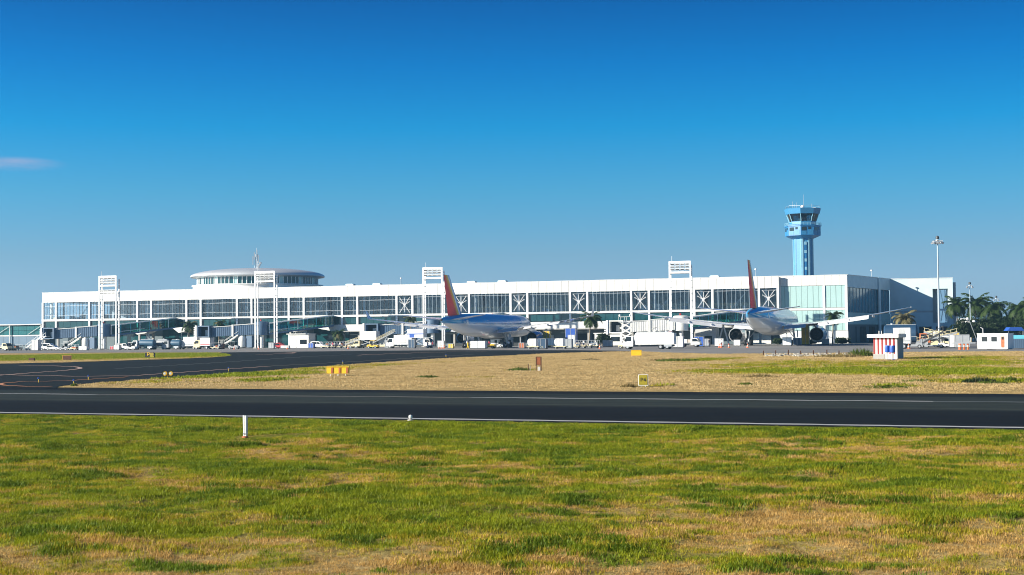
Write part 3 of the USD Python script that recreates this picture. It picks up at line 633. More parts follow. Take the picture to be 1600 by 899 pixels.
# antennas on the roof of the rotunda
o = thing('antenna_mast', 'cluster of telecom antennas and dishes on top of the rotunda roof', 'antenna', (rc[0] + .6, rc[1] - 6, rc[2] + 27.2))
mb = MB()
for x, y in ((-.5, -.4), (.5, -.4), (0, .5)): mb.tube((x, y, 0), (x * .8, y * .8, 5.4), .08, n=6)
for z in np.arange(.4, 5.2, .8): mb.bar((-.5, -.4, z), (.5, -.4, z + .8), .05).bar((.5, -.4, z), (0, .5, z + .8), .05).bar((0, .5, z), (-.5, -.4, z + .8), .05)
put(o, 'lattice', mb, 'steel_grey')
for x, z0, z1 in ((-1.15, 1.6, 4.6), (-.65, 3.4, 6.0), (.75, 2.2, 5.0), (.25, 4.2, 6.8)): put(o, 'panel_antenna', MB().box(x - .14, x + .14, -.8, -.62, z0, z1), 'steel_grey')
for x, z in ((1.15, 1.6), (.8, .9), (1.5, 2.2)): put(o, 'dish', MB().lathe([(0, -.9), (.35, -.86), (.42, -.7), (.3, -.5)], 14, 'y', (x, 0, z)), 'steel_grey', 40)
put(o, 'whip', MB().tube((0, 0, 5.4), (0, 0, 7.6), .05, n=6), 'steel_grey')

# ---- control tower
tc_ = gp(1257.3, 520)
t7 = thing('control_tower', 'pale blue octagonal airport control tower rising behind the terminal', 'control tower', tc_, math.radians(4))
def octo(r, z, n=8, ph=PI / 8): a = np.arange(n) * 2 * PI / n + ph; return np.column_stack([np.cos(a) * r, np.sin(a) * r, np.full(n, z)])
put(t7, 'shaft', MB().loft([octo(3.7, 0), octo(3.55, 38.2)]), 'tower_blue')
for k in range(8):
    a = k * PI / 4; c, s_ = math.cos(a), math.sin(a); e = np.array([-s_, c])
    if s_ > .4: continue
    p = np.array([c, s_]) * 3.42
    for sg in (-1, 1):
        q = p + e * sg * 1.15; put(t7, 'pilaster', MB().bar((*q, 0), (*(q * .965), 38.0), .42, .3), 'tower_pale')
ang = -PI / 2 + PI / 4 * 0
for i in range(7):
    z = 15 + i * 3.1
    put(t7, 'stair_window', MB().box(-.3, .3, -3.62, -3.2, z, z + 1.9), 'tower_band'); put(t7, 'stair_panel', MB().box(-.34, .34, -3.60, -3.2, z + 1.94, z + 3.06), 'tower_pale')
put(t7, 'lower_gallery', MB().loft([octo(3.6, 37.7), octo(6.2, 38.8), octo(6.5, 38.9), octo(6.5, 42.3), octo(6.85, 42.35), octo(6.85, 42.65), octo(4.6, 42.7)]), 'tower_band')
for k in range(8):
    a = k * PI / 4; c, s_ = math.cos(a), math.sin(a)
    if s_ > .5: continue
    e = np.array([-s_, c]); d_ = np.array([c, s_]); r0_ = 6.5 * math.cos(PI / 8)
    for x0_, x1_, z0, z1, mt in ((-2.1, -.3, 40.6, 41.9, 'window_dark'), (.3, 1.3, 41.1, 41.9, 'window_dark'), (.3, 2.1, 39.2, 40.9, 'tower_blue'), (-2.1, -.3, 39.2, 40.4, 'tower_blue')):
        v = []
        for rr in (r0_ + .06, r0_ - .05):
            for x, z in ((x0_, z0), (x1_, z0), (x1_, z1), (x0_, z1)): v.append((*(d_ * rr + e * x), z))
        put(t7, 'window' if mt == 'window_dark' else 'gallery_panel', MB().add(v, [(0, 1, 2, 3), (5, 4, 7, 6), (1, 0, 4, 5), (2, 1, 5, 6), (3, 2, 6, 7), (0, 3, 7, 4)]), mt)
mb = MB()
for i in range(8):
    p, q = octo(6.7, 43.6)[i], octo(6.7, 43.6)[(i + 1) % 8]; mb.bar(p, q, .08).bar(p - (0, 0, .5), q - (0, 0, .5), .06)
    for f_ in (0, .25, .5, .75): s0 = p + (q - p) * f_; mb.bar(s0 - (0, 0, 1), s0, .06)
put(t7, 'railing', mb, 'tower_pale')
put(t7, 'cab_base', MB().loft([octo(4.9, 42.5), octo(4.9, 44.2)]), 'tower_blue')
put(t7, 'cab_core', MB().loft([octo(1.6, 44.2), octo(1.6, 46.9)]), 'inner_wall')
A_, B_ = octo(4.95, 44.25), octo(5.9, 46.9)
for i in range(8):
    a0_, a1_, b0_, b1_ = A_[i], A_[(i + 1) % 8], B_[i], B_[(i + 1) % 8]
    for h in (0, 1):
        f0, f1 = h * .5 + .02, h * .5 + .48
        v = [a0_ + (a1_ - a0_) * f0, a0_ + (a1_ - a0_) * f1, b0_ + (b1_ - b0_) * f1, b0_ + (b1_ - b0_) * f0]; v = v + [p * (.985, .985, 1) for p in v]
        put(t7, 'cab_pane', MB().add(v, [(0, 1, 2, 3), (5, 4, 7, 6), (1, 0, 4, 5), (2, 1, 5, 6), (3, 2, 6, 7), (0, 3, 7, 4)]), 'cab_glass')
    put(t7, 'cab_mullion', MB().bar(a0_, b0_, .2), 'tower_pale')
put(t7, 'cab_roof', MB().loft([octo(5.6, 46.9), octo(6.2, 46.95), octo(6.7, 48.9), octo(6.45, 49.05), octo(2, 49.2)]), 'tower_blue')
mb = MB()
for i in range(8): mb.bar(octo(6.2, 49.9)[i], octo(6.2, 49.9)[(i + 1) % 8], .06).bar(octo(6.2, 49.0)[i], octo(6.2, 49.9)[i], .06)
put(t7, 'roof_railing', mb, 'steel_grey')
for x, h in ((.3, 5.2), (-3.9, 2.6), (-3.0, 1.6), (-2.2, 2.2), (3.2, 1.8)): put(t7, 'antenna', MB().tube((x, -.5, 49.0), (x, -.5, 49.1 + h), .06, n=6), 'steel_grey')
put(t7, 'radome', MB().lathe([(.5, 49.1), (.8, 49.6), (.6, 50.2), (.01, 50.4)], 12), 'white_steel', 60)

# ------------------------------------------------------------------ airliners
def foil(le, chord, th, n=7, axis='wing'):
    """a closed section: le = leading edge point, chord runs towards the tail (-y)"""
    t = (1 - np.cos(np.linspace(0, PI, n))) / 2
    yt = th * chord * 5 * (.2969 * np.sqrt(t) - .126 * t - .3516 * t ** 2 + .2843 * t ** 3 - .1036 * t ** 4)
    up = np.column_stack([t * chord, yt]); lo = np.column_stack([t * chord, -yt * .8])[-2:0:-1]
    s = np.vstack([up, lo])
    if axis == 'wing': return np.column_stack([np.full(len(s), le[0]), le[1] - s[:, 0], le[2] + s[:, 1]])
    return np.column_stack([le[0] + s[:, 1], le[1] - s[:, 0], np.full(len(s), le[2])])
def mirror(r): r = r.copy(); r[:, 0] *= -1; return r[::-1]
def livery_reflection(name, zc, yf, line_z):  # white hull, grey belly; blue crown and line are sky reflection painted in
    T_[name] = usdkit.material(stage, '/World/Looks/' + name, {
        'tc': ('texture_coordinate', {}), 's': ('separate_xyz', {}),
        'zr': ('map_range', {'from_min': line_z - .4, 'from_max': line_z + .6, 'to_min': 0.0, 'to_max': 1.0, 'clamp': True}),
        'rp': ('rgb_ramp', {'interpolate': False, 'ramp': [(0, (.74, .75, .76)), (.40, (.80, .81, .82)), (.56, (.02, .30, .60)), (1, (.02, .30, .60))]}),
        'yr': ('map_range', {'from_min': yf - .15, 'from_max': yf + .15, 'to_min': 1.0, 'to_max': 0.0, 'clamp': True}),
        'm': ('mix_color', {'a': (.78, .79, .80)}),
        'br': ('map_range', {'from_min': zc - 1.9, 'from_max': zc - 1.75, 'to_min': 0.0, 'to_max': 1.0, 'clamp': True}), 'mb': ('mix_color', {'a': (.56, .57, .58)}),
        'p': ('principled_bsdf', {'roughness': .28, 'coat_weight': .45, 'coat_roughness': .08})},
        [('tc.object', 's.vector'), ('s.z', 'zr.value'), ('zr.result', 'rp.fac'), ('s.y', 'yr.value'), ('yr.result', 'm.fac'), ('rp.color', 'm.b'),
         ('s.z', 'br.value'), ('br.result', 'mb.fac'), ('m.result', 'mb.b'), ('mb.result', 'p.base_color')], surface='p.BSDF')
def fin_paint(name, y0, z0, k, top):
    """sunburst fin: red behind, yellow in the lower front, white and blue along the leading edge; s runs forward along the chord, sheared with the sweep"""
    T_[name] = usdkit.material(stage, '/World/Looks/' + name, {
        'tc': ('texture_coordinate', {}), 's': ('separate_xyz', {}), 'a': ('math', {'math_type': 'multiply_add', 'value2': k, 'value3': -z0 * k - y0}), 'b': ('math', {'math_type': 'add'}),
        'mr': ('map_range', {'from_min': 0.0, 'from_max': 10.0, 'to_min': 0.0, 'to_max': 1.0, 'clamp': True}),
        'rp': ('rgb_ramp', {'ramp': [(0, (.80, .015, .03)), (.44, (.88, .02, .02)), (.51, (.88, .14, .01)), (.57, (.90, .42, .02)), (.635, (.90, .62, .06)), (.65, (.78, .80, .84)), (.73, (.55, .70, .84)), (.75, (.03, .18, .46)), (1, (.02, .07, .25))]}),
        'p': ('principled_bsdf', {'roughness': .45, 'specular_ior_level': .25})},
        [('tc.object', 's.vector'), ('s.z', 'a.value1'), ('a.value', 'b.value1'), ('s.y', 'b.value2'), ('b.value', 'mr.value'), ('mr.result', 'rp.fac'), ('rp.color', 'p.base_color')], surface='p.BSDF')

def airliner(label, loc, rz, S):
    o = thing('airliner', label, 'airliner', loc, rz)
    Ls, Rr, zc = S['len'], S['r'], S['zc']; k = S['key']
    livery_reflection(k + '_livery_reflection', zc, S['crown_end'], zc + .15); fin_paint(k + '_fin', S['fin'][0][1] - S['fin'][0][3], S['fin'][0][2], S['fin_k'], 0)
    prof = [(0, .22, 1.2), (.6, .42, 1.18), (2, .80, 1.08), (5, 1.35, .88), (9, 1.95, .62), (13, 2.42, .38), (17, 2.78, .18), (21, 3.0, .05), (24, 3.08, .0)]
    q = Rr / 3.1; rings = []
    th = np.arange(32) * 2 * PI / 32
    sec = [(y * q, r * q, zc + dz * q) for y, r, dz in prof] + [(y, Rr, zc) for y in np.linspace(27 * q, Ls - 9 * q, 8)] + [(Ls - y * q, r * q, zc - dz * q) for y, r, dz in ((7, 3.0, .03), (5, 2.75, .12), (3.2, 2.25, .28), (1.7, 1.55, .5), (.6, .85, .68), (.05, .15, .8))]
    for y, r, z in sec: rings.append(np.column_stack([np.cos(th) * r, np.full(32, y), z + np.sin(th) * r])[::-1])
    put(o, 'fuselage', MB().loft(rings), k + '_livery_reflection', 50)
    put(o, 'exhaust', MB().tube((0, -.12, zc + 1.2 * q), (0, .3, zc + 1.2 * q), .2, .3, 12), 'engine_dark', 40)
    # belly fairing
    f0 = S['wing'][0]
    fr = []
    for y, sx, sz in ((f0[1] + 4, .2, .2), (f0[1] + 1.5, .8, .75), (f0[1] - 3, 1.04, 1), (f0[1] - f0[3] + 1, 1.04, 1), (f0[1] - f0[3] - 3, .75, .7), (f0[1] - f0[3] - 6, .2, .2)):
        fr.append(np.column_stack([np.cos(th) * Rr * sx, np.full(32, y), zc - Rr * .62 + np.sin(th) * Rr * .52 * sz])[::-1])
    put(o, 'belly_fairing', MB().loft(fr[::-1] if fr[0][0, 1] > fr[-1][0, 1] else fr), 'plane_grey', 50)
    for sd in (1, -1):
        m = lambda r: r if sd == 1 else mirror(r)
        put(o, 'wing', MB().loft([m(foil((x, y, z), c, t_)) for x, y, z, c, t_ in S['wing']]), 'plane_white' if True else 'plane_grey', 40)
        if S.get('winglet'):
            x, y, z, c, _ = S['wing'][-1]
            put(o, 'winglet', MB().loft([m(foil((x, y, z), c, .1)), m(foil((x + .35, y - .9, z + .9), c * .7, .1)), m(foil((x + .6, y - 1.9, z + 2.0), c * .3, .1))]), 'plane_white', 40)
        put(o, 'tailplane', MB().loft([m(foil((x, y, z), c, t_)) for x, y, z, c, t_ in S['stab']]), 'plane_white', 40)
        ex, ey, ez, er, el = S['eng']
        pr = [(er * .80, ey + el * .02), (er * .97, ey + el * .0), (er * 1.02, ey - el * .12), (er * 1.0, ey - el * .45), (er * .86, ey - el * .80), (er * .80, ey - el * .80), (er * .78, ey - el * .5)]
        put(o, 'engine', MB().lathe(pr[::-1], 28, 'y', (sd * ex, 0, ez)), k + '_nacelle', 40)
        put(o, 'engine_core', MB().lathe([(.02, ey - el * .1), (er * .80, ey - el * .12), (er * .74, ey - el * .62), (er * .50, ey - el * .66), (er * .42, ey - el * 1.0), (er * .30, ey - el * 1.0), (er * .26, ey - el * .9), (.02, ey - el * 1.16)], 24, 'y', (sd * ex, 0, ez)), 'engine_dark', 40)
        put(o, 'fan_spinner', MB().lathe([(.02, ey - el * .02), (er * .22, ey - el * .09), (er * .24, ey - el * .1)], 14, 'y', (sd * ex, 0, ez)), 'plane_metal', 60)
        wz = np.interp(ex, [w[0] for w in S['wing']], [w[2] for w in S['wing']]); wy = np.interp(ex, [w[0] for w in S['wing']], [w[1] for w in S['wing']])
        put(o, 'pylon', MB().prism([(ey - el * .1, ez + er * .9), (ey - el * .7, ez + er * .75), (wy - 4.5, wz - .3), (wy + .3, wz + .05)], sd * ex - .22, sd * ex + .22, 'x'), 'plane_white')
        xs_ = [w[0] for w in S['wing']]; te = lambda x_: (np.interp(x_, xs_, [w[1] - w[3] for w in S['wing']]), np.interp(x_, xs_, [w[2] for w in S['wing']]))
        for fa, fb, fc in S['flap_span']:
            (ya, za), (yb, zb) = te(fa), te(fb); v = []
            for x_, y_, z_ in ((fa, ya, za), (fb, yb, zb)):
                v += [(sd * x_, y_ + .5, z_ + .10), (sd * x_, y_ + .5, z_ - .16), (sd * x_, y_ - fc, z_ - fc * .62 - .03), (sd * x_, y_ - fc, z_ - fc * .62 + .03)]
            f = [(0, 1, 2, 3), (7, 6, 5, 4), (0, 4, 5, 1), (1, 5, 6, 2), (2, 6, 7, 3), (3, 7, 4, 0)]
            put(o, 'flap', MB().add(v, f if sd < 0 else [q_[::-1] for q_ in f]), 'plane_white')
        for fx in S['flaps']:
            fy = np.interp(fx, [w[0] for w in S['wing']], [w[1] - w[3] for w in S['wing']]); fz = np.interp(fx, [w[0] for w in S['wing']], [w[2] for w in S['wing']])
            put(o, 'flap_fairing', MB().lathe([(.02, -1.4), (.16, -.9), (.34, .6), (.36, 1.6), (.2, 2.8), (.02, 3.2)], 10, 'y', (sd * fx, fy, fz - .38)), 'plane_white', 60)
        put(o, 'wing_light', MB().tube((sd * (S['wing'][-1][0] - .1), S['wing'][-1][1] - .3, S['wing'][-1][2]), (sd * (S['wing'][-1][0] + .12), S['wing'][-1][1] - .3, S['wing'][-1][2]), .10, n=8), 'lamp_clear')
        gx, gy, nb, wr = S['gear']
        mb = MB().tube((sd * gx, gy, wr), (sd * (gx - .4), gy, zc - Rr * .6), .24, n=12).bar((sd * gx, gy, 1.6), (sd * (gx - 1.8), gy + .8, zc - Rr * .7), .14).bar((sd * gx, gy - nb * .75 - .1, wr), (sd * gx, gy + nb * .75 + .1, wr), .22)
        put(o, 'gear_strut', mb, 'steel_grey', 40)
        put(o, 'gear_door', MB().bar((sd * (gx + .55), gy, 1.9), (sd * (gx + .6), gy, zc - Rr * .75), .08, 1.6), 'plane_white')
        for i in range(nb):
            for s2 in (-1, 1):
                cy = gy + (i - (nb - 1) / 2) * 1.48
                put(o, 'wheel', MB().lathe([(.02, -.2), (wr * .6, -.22), (wr * .95, -.2), (wr, -.1), (wr, .1), (wr * .95, .2), (wr * .6, .22), (.02, .2)], 18, 'x', (sd * gx + s2 * .62, cy, wr)), 'black_rubber', 40)
        # doors and windows on the side
        for dy in S['doors']:
            v = []
            for rr in (Rr + .012, Rr - .05):
                for a, yy in ((.42, dy - .5), (.42, dy + .5), (-.05, dy + .5), (-.05, dy - .5)): v.append((sd * rr * math.cos(a), yy, zc + rr * math.sin(a)))
            put(o, 'door', MB().add(v, [(0, 1, 2, 3), (4, 7, 6, 5), (0, 4, 5, 1), (1, 5, 6, 2), (2, 6, 7, 3), (3, 7, 4, 0)]), 'plane_grey')
        mb = MB()
        for yy in np.arange(17 * q, Ls - 9 * q, 1.05):
            if min(abs(yy - d_) for d_ in S['doors']) < .9: continue
            a = .20; c, s_ = (Rr + .008) * math.cos(a), (Rr + .008) * math.sin(a); c2, s2 = (Rr + .008) * math.cos(.12), (Rr + .008) * math.sin(.12)
            mb.add([(sd * c, yy - .13, zc + s_), (sd * c, yy + .13, zc + s_), (sd * c2, yy + .13, zc + s2), (sd * c2, yy - .13, zc + s2)], [(0, 1, 2, 3)])
        put(o, 'cabin_windows', mb, 'window_dark', kind='stuff')
    put(o, 'fin', MB().loft([foil((x, y, z), c, t_, axis='fin') for x, y, z, c, t_ in S['fin']]), k + '_fin', 40)
    put(o, 'rudder_line', MB().bar((0, S['fin'][0][1] - S['fin'][0][3] * .7, S['fin'][0][2]), (0, S['fin'][-1][1] - S['fin'][-1][3] * .7, S['fin'][-1][2] - .2), .05, .04), 'dark_steel')
    n0 = S['nose_gear']
    put(o, 'gear_strut', MB().tube((0, n0, .5), (0, n0, zc - Rr * .8), .16, n=10), 'steel_grey', 40)
    for s2 in (-1, 1): put(o, 'wheel', MB().lathe([(.02, -.17), (.4, -.18), (.52, -.1), (.52, .1), (.4, .18), (.02, .17)], 16, 'x', (s2 * .36, n0, .53)), 'black_rubber', 40)
    put(o, 'beacon', MB().lathe([(.02, zc + Rr - .05), (.14, zc + Rr + .1), (.02, zc + Rr + .22)], 8, 'z', (0, Ls * .55, 0)), 'lamp_red')
    v = []
    for a in np.linspace(PI * .2, PI * .8, 7):
        for yy, rr in ((Ls - 4.3 * q, 2.6 * q), (Ls - 3.0 * q, 2.2 * q)): v.append((math.cos(a) * rr, yy, zc + .35 * q - .25 * q + math.sin(a) * rr * 1.0))
    put(o, 'cockpit_glazing', MB().add(v, [(2 * i, 2 * i + 1, 2 * i + 3, 2 * i + 2) for i in range(6)]), 'window_dark')
    return o
M('wide_nacelle', (.50, .52, .54), .22, .04, .6, coat=.6); M('blue_nacelle', (.05, .20, .46), .2, .04, .6, coat=.8)
T_['big_nacelle'] = T_['wide_nacelle']; T_['twin_nacelle'] = T_['blue_nacelle']
HEAD = TROT                                    # nose straight in to the terminal
big = dict(key='big', len=73.0, r=3.1, zc=5.95, crown_end=60.0, fin_k=.75, fin=[(0, 13.6, 8.4, 10.4, .10), (0, 12.9, 9.2, 9.7, .10), (0, 3.4, 18.6, 3.4, .09)],
           wing=[(2.6, 48.0, 4.5, 14.5, .13), (10.5, 42.6, 5.1, 8.6, .11), (22.0, 35.0, 6.6, 4.6, .10), (30.2, 29.0, 8.0, 2.4, .10), (32.4, 26.6, 8.4, .9, .10)],
           stab=[(.9, 9.6, 7.3, 6.8, .10), (10.7, 2.2, 8.5, 2.4, .09)], eng=(9.75, 50.6, 2.55, 1.98, 7.2), flap_span=((3.4, 8.4, 1.2), (11.2, 23.0, 1.3)), flaps=(13.5, 18.5, 24), gear=(5.5, 37.0, 3, .67), doors=(11.0, 26.0, 42.5, 56.0, 65.5), nose_gear=66.5)
twin = dict(key='twin', len=62.8, r=2.82, zc=5.5, crown_end=50.0, fin_k=.75, fin=[(0, 13.4, 7.6, 9.2, .10), (0, 12.7, 8.3, 8.6, .10), (0, 5.1, 16.9, 3.4, .09)], winglet=True,
            wing=[(2.4, 41.5, 4.2, 11.8, .13), (9.4, 36.6, 4.9, 7.6, .11), (20.0, 30.6, 6.2, 4.6, .10), (28.6, 25.6, 7.4, 2.7, .10)],
            stab=[(.8, 9.4, 6.7, 5.8, .10), (9.6, 3.0, 7.7, 2.2, .09)], eng=(9.37, 42.6, 2.45, 1.55, 6.6), flap_span=((3.2, 8.6, 1.1), (10.2, 20.0, .8)), flaps=(12.5, 17.0, 22), gear=(5.3, 30.5, 2, .68), doors=(10.0, 24.0, 39.0, 56.0), nose_gear=56.5)
p = gp(689.5, 318); twin_pl = airliner('twin engine airliner, sky reflection painted on its crown, parked nose in, left of the other airliner', (p[0], p[1], APRON + .03), HEAD, twin)
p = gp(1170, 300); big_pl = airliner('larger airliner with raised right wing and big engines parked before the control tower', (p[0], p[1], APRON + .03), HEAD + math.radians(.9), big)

# ------------------------------------------------------------------ floodlight frames
FL = ['leftmost white floodlight frame with a second lamp row below its panel', 'white floodlight frame standing in front of the rotunda', 'white floodlight frame just behind the left airliner fin', 'white floodlight frame behind the wing of the right airliner, tallest in view']
def flood_frame(i, px0, px1, ptop, n=25):
    a, b = u_at(px0, n), u_at(px1, n); w = b - a; q = tw(a, n); sc = FPX / q[1]
    H = (527 - ROLL * ((px0 + px1) / 2 - 800) - ptop) / sc + 3.2 - APRON
    o = thing('floodlight_frame', FL[i], 'floodlight', q, TROT, 'white floodlight frames along the concourse')
    for x in (.2, w - .2):
        for y in (0, 1.5):
            put(o, 'leg', MB().box(x - .17, x + .17, y - .17, y + .17, 0, H - (0 if y == 0 else 1.0)), 'white_steel')
        for z in np.arange(1.4, H - 1.5, 1.75):
            put(o, 'rung', MB().box(x - .09, x + .09, .175, 1.325, z - .07, z + .07), 'white_steel')
    for z in (H - .22, H - 3.0): put(o, 'crossbeam', MB().box(.375, w - .375, -.16, .16, z - .24, z + .24), 'white_steel')
    put(o, 'catwalk', MB().box(.1, w - .1, .18, 1.6, H - 3.3, H - 3.2), 'white_steel')
    rows = [H - .85, H - 1.55, H - 2.25]
    if i == 0: rows += [H - 4.6, H - 5.3]; put(o, 'crossbeam', MB().box(.375, w - .375, -.12, .12, H - 5.9, H - 5.7), 'white_steel')
    for z in rows:
        put(o, 'lamp_rail', MB().box(.38, w - .38, -.05, .05, z + .24, z + .32), 'white_steel')
        for j in range(4):
            x = .375 + (w - .75) * (j + .5) / 4; hw = (w - .75) / 8 - .12
            l = put(o, 'lamp', MB().box(x - hw, x + hw, -.22, .18, z - .20, z + .20), 'white_steel')
            put(l, 'lens', MB().box(x - hw + .06, x + hw - .06, -.235, -.221, z - .15, z + .15), 'dark_steel')
    put(o, 'lightning_rod', MB().tube((.9, .1, H), (.9, .1, H + 1.4), .05, n=6), 'white_steel')
    put(o, 'base', MB().box(-.3, .7, -.5, 2.0, -.02, .25).box(w - .7, w + .3, -.5, 2.0, -.02, .25), 'concrete')
    return o
for i, a in enumerate(((154.3, 182.5, 431.6), (398, 430, 424.3), (660.8, 692.5, 418.3), (1046, 1081, 408.6))): flood_frame(i, *a)

# ------------------------------------------------------------------ air bridges
BR = ['leftmost air bridge, its blue-grey tunnel and open cab pointing left', 'air bridge below the rotunda with a white drive column', 'air bridge partly hidden behind the left airliner wing', 'pale air bridge between the tanker truck and the right airliner']
def air_bridge(i, px, n=16, tint='bridge_blue', reach=15.5):
    q = tp(px, n); o = thing('air_bridge', BR[i], 'air bridge', q, TROT, 'air bridges along the concourse')
    put(o, 'rotunda', MB().lathe([(0, 3.9), (2.1, 3.9), (2.1, 7.7), (1.7, 7.95), (0, 8.1)], 20), tint, 40)
    put(o, 'rotunda_column', MB().tube((0, 0, 0), (0, 0, 3.9), .62, n=16), 'bridge_white', 40)
    # fixed walkway up to the front
    wl = n - 1.4; dx = wl * 1.0
    def sect(t): return np.array([1.6 + dx * t, .8 + (n - 1.2) * t, 0])
    e = np.array([dx, n - 1.2]); e /= np.linalg.norm(e); pn = np.array([e[1], -e[0]])
    z0 = lambda t: 4.5 + 2.4 * t
    def slab(t0, t1, w0, w1, zl, zh):
        a, b = sect(t0), sect(t1); v = []
        for c, t_ in ((a, t0), (b, t1)):
            for ww in (w0, w1):
                for zz in (zl, zh): v.append((c[0] + pn[0] * ww, c[1] + pn[1] * ww, z0(t_) + zz))
        return MB().add(v, [(0, 1, 3, 2), (4, 6, 7, 5), (0, 4, 5, 1), (2, 3, 7, 6), (0, 2, 6, 4), (1, 5, 7, 3)])
    put(o, 'walkway_floor', slab(0, .98, -1.5, 1.5, -.5, 0), 'bridge_blue'); put(o, 'walkway_roof', slab(0, .98, -1.6, 1.6, 2.75, 3.05), 'bridge_white')
    for k in range(7):
        for sgn in (-1, 1):
            put(o, 'walkway_pane', slab(k / 7 + .008, (k + 1) / 7 - .014, sgn * 1.42 - .02, sgn * 1.42 + .02, .03, 2.72), 'bridge_glass'); put(o, 'walkway_frame', slab(k / 7 - .004, k / 7 + .006, sgn * 1.42 - .05, sgn * 1.42 + .05, .02, 2.74), 'container_aqua' if k % 3 else 'bridge_white')
    put(o, 'walkway_brace', slab(.1, .5, 1.47, 1.53, .6, .75), 'spandrel')
    a, b = sect(.55), sect(.62)
    put(o, 'walkway_support', MB().bar((a[0] - 1.2, a[1], 0), (a[0] + .3, a[1], z0(.55) - .5), .35).bar((a[0] + 1.8, a[1], 0), (a[0] + .3, a[1], z0(.55) - .5), .35), 'spandrel')
    # telescoping tunnel, corrugated
    tdir = np.array([-math.cos(.20), -math.sin(.20)]); tn = np.array([-tdir[1], tdir[0]])
    def tun(s0, s1, hw, zl, zh, drop=lambda s: -.055 * s):
        v = []
        for s_ in (s0, s1):
            for ww in (-hw, hw):
                for zz in (zl, zh): v.append((*(tdir * s_ + tn * ww), zz + drop(s_)))
        return MB().add(v, [(0, 1, 3, 2), (4, 6, 7, 5), (0, 4, 5, 1), (2, 3, 7, 6), (0, 2, 6, 4), (1, 5, 7, 3)])
    put(o, 'tunnel', tun(1.6, 8.6, 1.75, 4.2, 7.3), tint); put(o, 'tunnel', tun(8.3, reach - .4, 1.55, 4.35, 7.15), tint)
    put(o, 'tunnel_roof', tun(1.6, 8.6, 1.95, 7.303, 7.5), 'bridge_white'); put(o, 'tunnel_roof', tun(8.62, reach - .4, 1.75, 7.155, 7.33), 'bridge_white')
    for s_ in np.arange(2.0, 8.5, .62): put(o, 'tunnel_rib', tun(s_, s_ + .14, 1.83, 4.3, 7.25), tint)
    for s_ in np.arange(8.9, reach - .6, .62): put(o, 'tunnel_rib', tun(s_, s_ + .14, 1.62, 4.42, 7.1), tint)
    put(o, 'tunnel_collar', tun(8.2, 8.75, 2.0, 4.0, 7.55), 'bridge_white')
    # cab at the end, open mouth to the front
    c = tdir * (reach + 1.6); zc_ = 3.35
    put(o, 'cab', MB().box(c[0] - 2.2, c[0] + 2.0, c[1] - .2, c[1] + 2.4, zc_, zc_ + 3.5).box(c[0] - 2.2, c[0] + 2.0, c[1] - 2.1, c[1] - .202, zc_, zc_ + .3).box(c[0] - 2.2, c[0] + 2.0, c[1] - 2.1, c[1] - .202, zc_ + 3.2, zc_ + 3.5).box(c[0] - 2.2, c[0] - 1.8, c[1] - 2.1, c[1] - .202, zc_ + .302, zc_ + 3.198).box(c[0] + 1.6, c[0] + 2.0, c[1] - 2.1, c[1] - .202, zc_ + .302, zc_ + 3.198), tint)
    put(o, 'cab_mouth', MB().box(c[0] - 1.79, c[0] + 1.59, c[1] - .26, c[1] - .206, zc_ + .31, zc_ + 3.19), 'dark_void')
    put(o, 'cab_frame', MB().box(c[0] - 2.75, c[0] - 2.21, c[1] - 2.3, c[1] + 1.5, zc_ - .3, zc_ + 3.6), 'bridge_white')
    put(o, 'cab_panel', MB().box(c[0] - .4, c[0] + .5, c[1] - .32, c[1] - .264, zc_ + .5, zc_ + 2.2), 'grey_cladding')
    for k in range(6): put(o, 'bellows', MB().box(c[0] - 3.4, c[0] - 2.76, c[1] - 1.9 + .01 * k, c[1] + 1.2, zc_ + .1 + .55 * k, zc_ + .42 + .55 * k), 'bridge_white')
    # drive column and the stairs
    d0 = tdir * 5.2
    put(o, 'drive_column', MB().lathe([(0, .3), (1.0, .3), (1.15, .6), (1.15, 3.2), (.8, 3.75), (0, 3.8)], 18, 'z', (d0[0] - .4, d0[1] - .9, 0)), 'bridge_white', 40)
    put(o, 'equipment_box', MB().box(d0[0] + .9, d0[0] + 2.9, d0[1] - 1.1, d0[1] + .6, .25, 3.7), 'bridge_blue')
    for x in (-1.3, 2.6):
        put(o, 'wheel', MB().lathe([(.02, -.3), (.5, -.32), (.6, -.2), (.6, .2), (.5, .32), (.02, .3)], 14, 'y', (d0[0] + x, d0[1] + 1.4, .6)), 'black_rubber', 40)
    put(o, 'bogie', MB().box(d0[0] - 1.8, d0[0] + 3.1, d0[1] - .2, d0[1] + 1.0, .5, .8), 'steel_grey')
    s0 = d0 + tdir * 1.2
    m = MB()
    for y in (-.45, .45): m.bar((s0[0], s0[1] - 1.5 + y, 4.0), (s0[0] - 4.4, s0[1] - 2.0 + y, 1.4), .16, .3).bar((s0[0], s0[1] - 1.5 + y, 5.0), (s0[0] - 4.4, s0[1] - 2.0 + y, 2.4), .08)
    m.box(s0[0] - 6.2, s0[0] - 4.4, s0[1] - 2.5, s0[1] - 1.5, 1.25, 1.4)
    for k in range(9): t_ = (k + .5) / 9; m.box(s0[0] - 4.4 * t_ - .2, s0[0] - 4.4 * t_ + .2, s0[1] - 1.93 - .5 * t_, s0[1] - 1.07 - .5 * t_, 4.0 - 2.6 * t_, 4.05 - 2.6 * t_)
    for k in range(5): m.box(s0[0] - 6.2 + k * .44, s0[0] - 6.14 + k * .44, s0[1] - 2.5, s0[1] - 2.44, 1.4, 2.5)
    m.box(s0[0] - 6.2, s0[0] - 4.4, s0[1] - 2.5, s0[1] - 2.44, 2.5, 2.56)
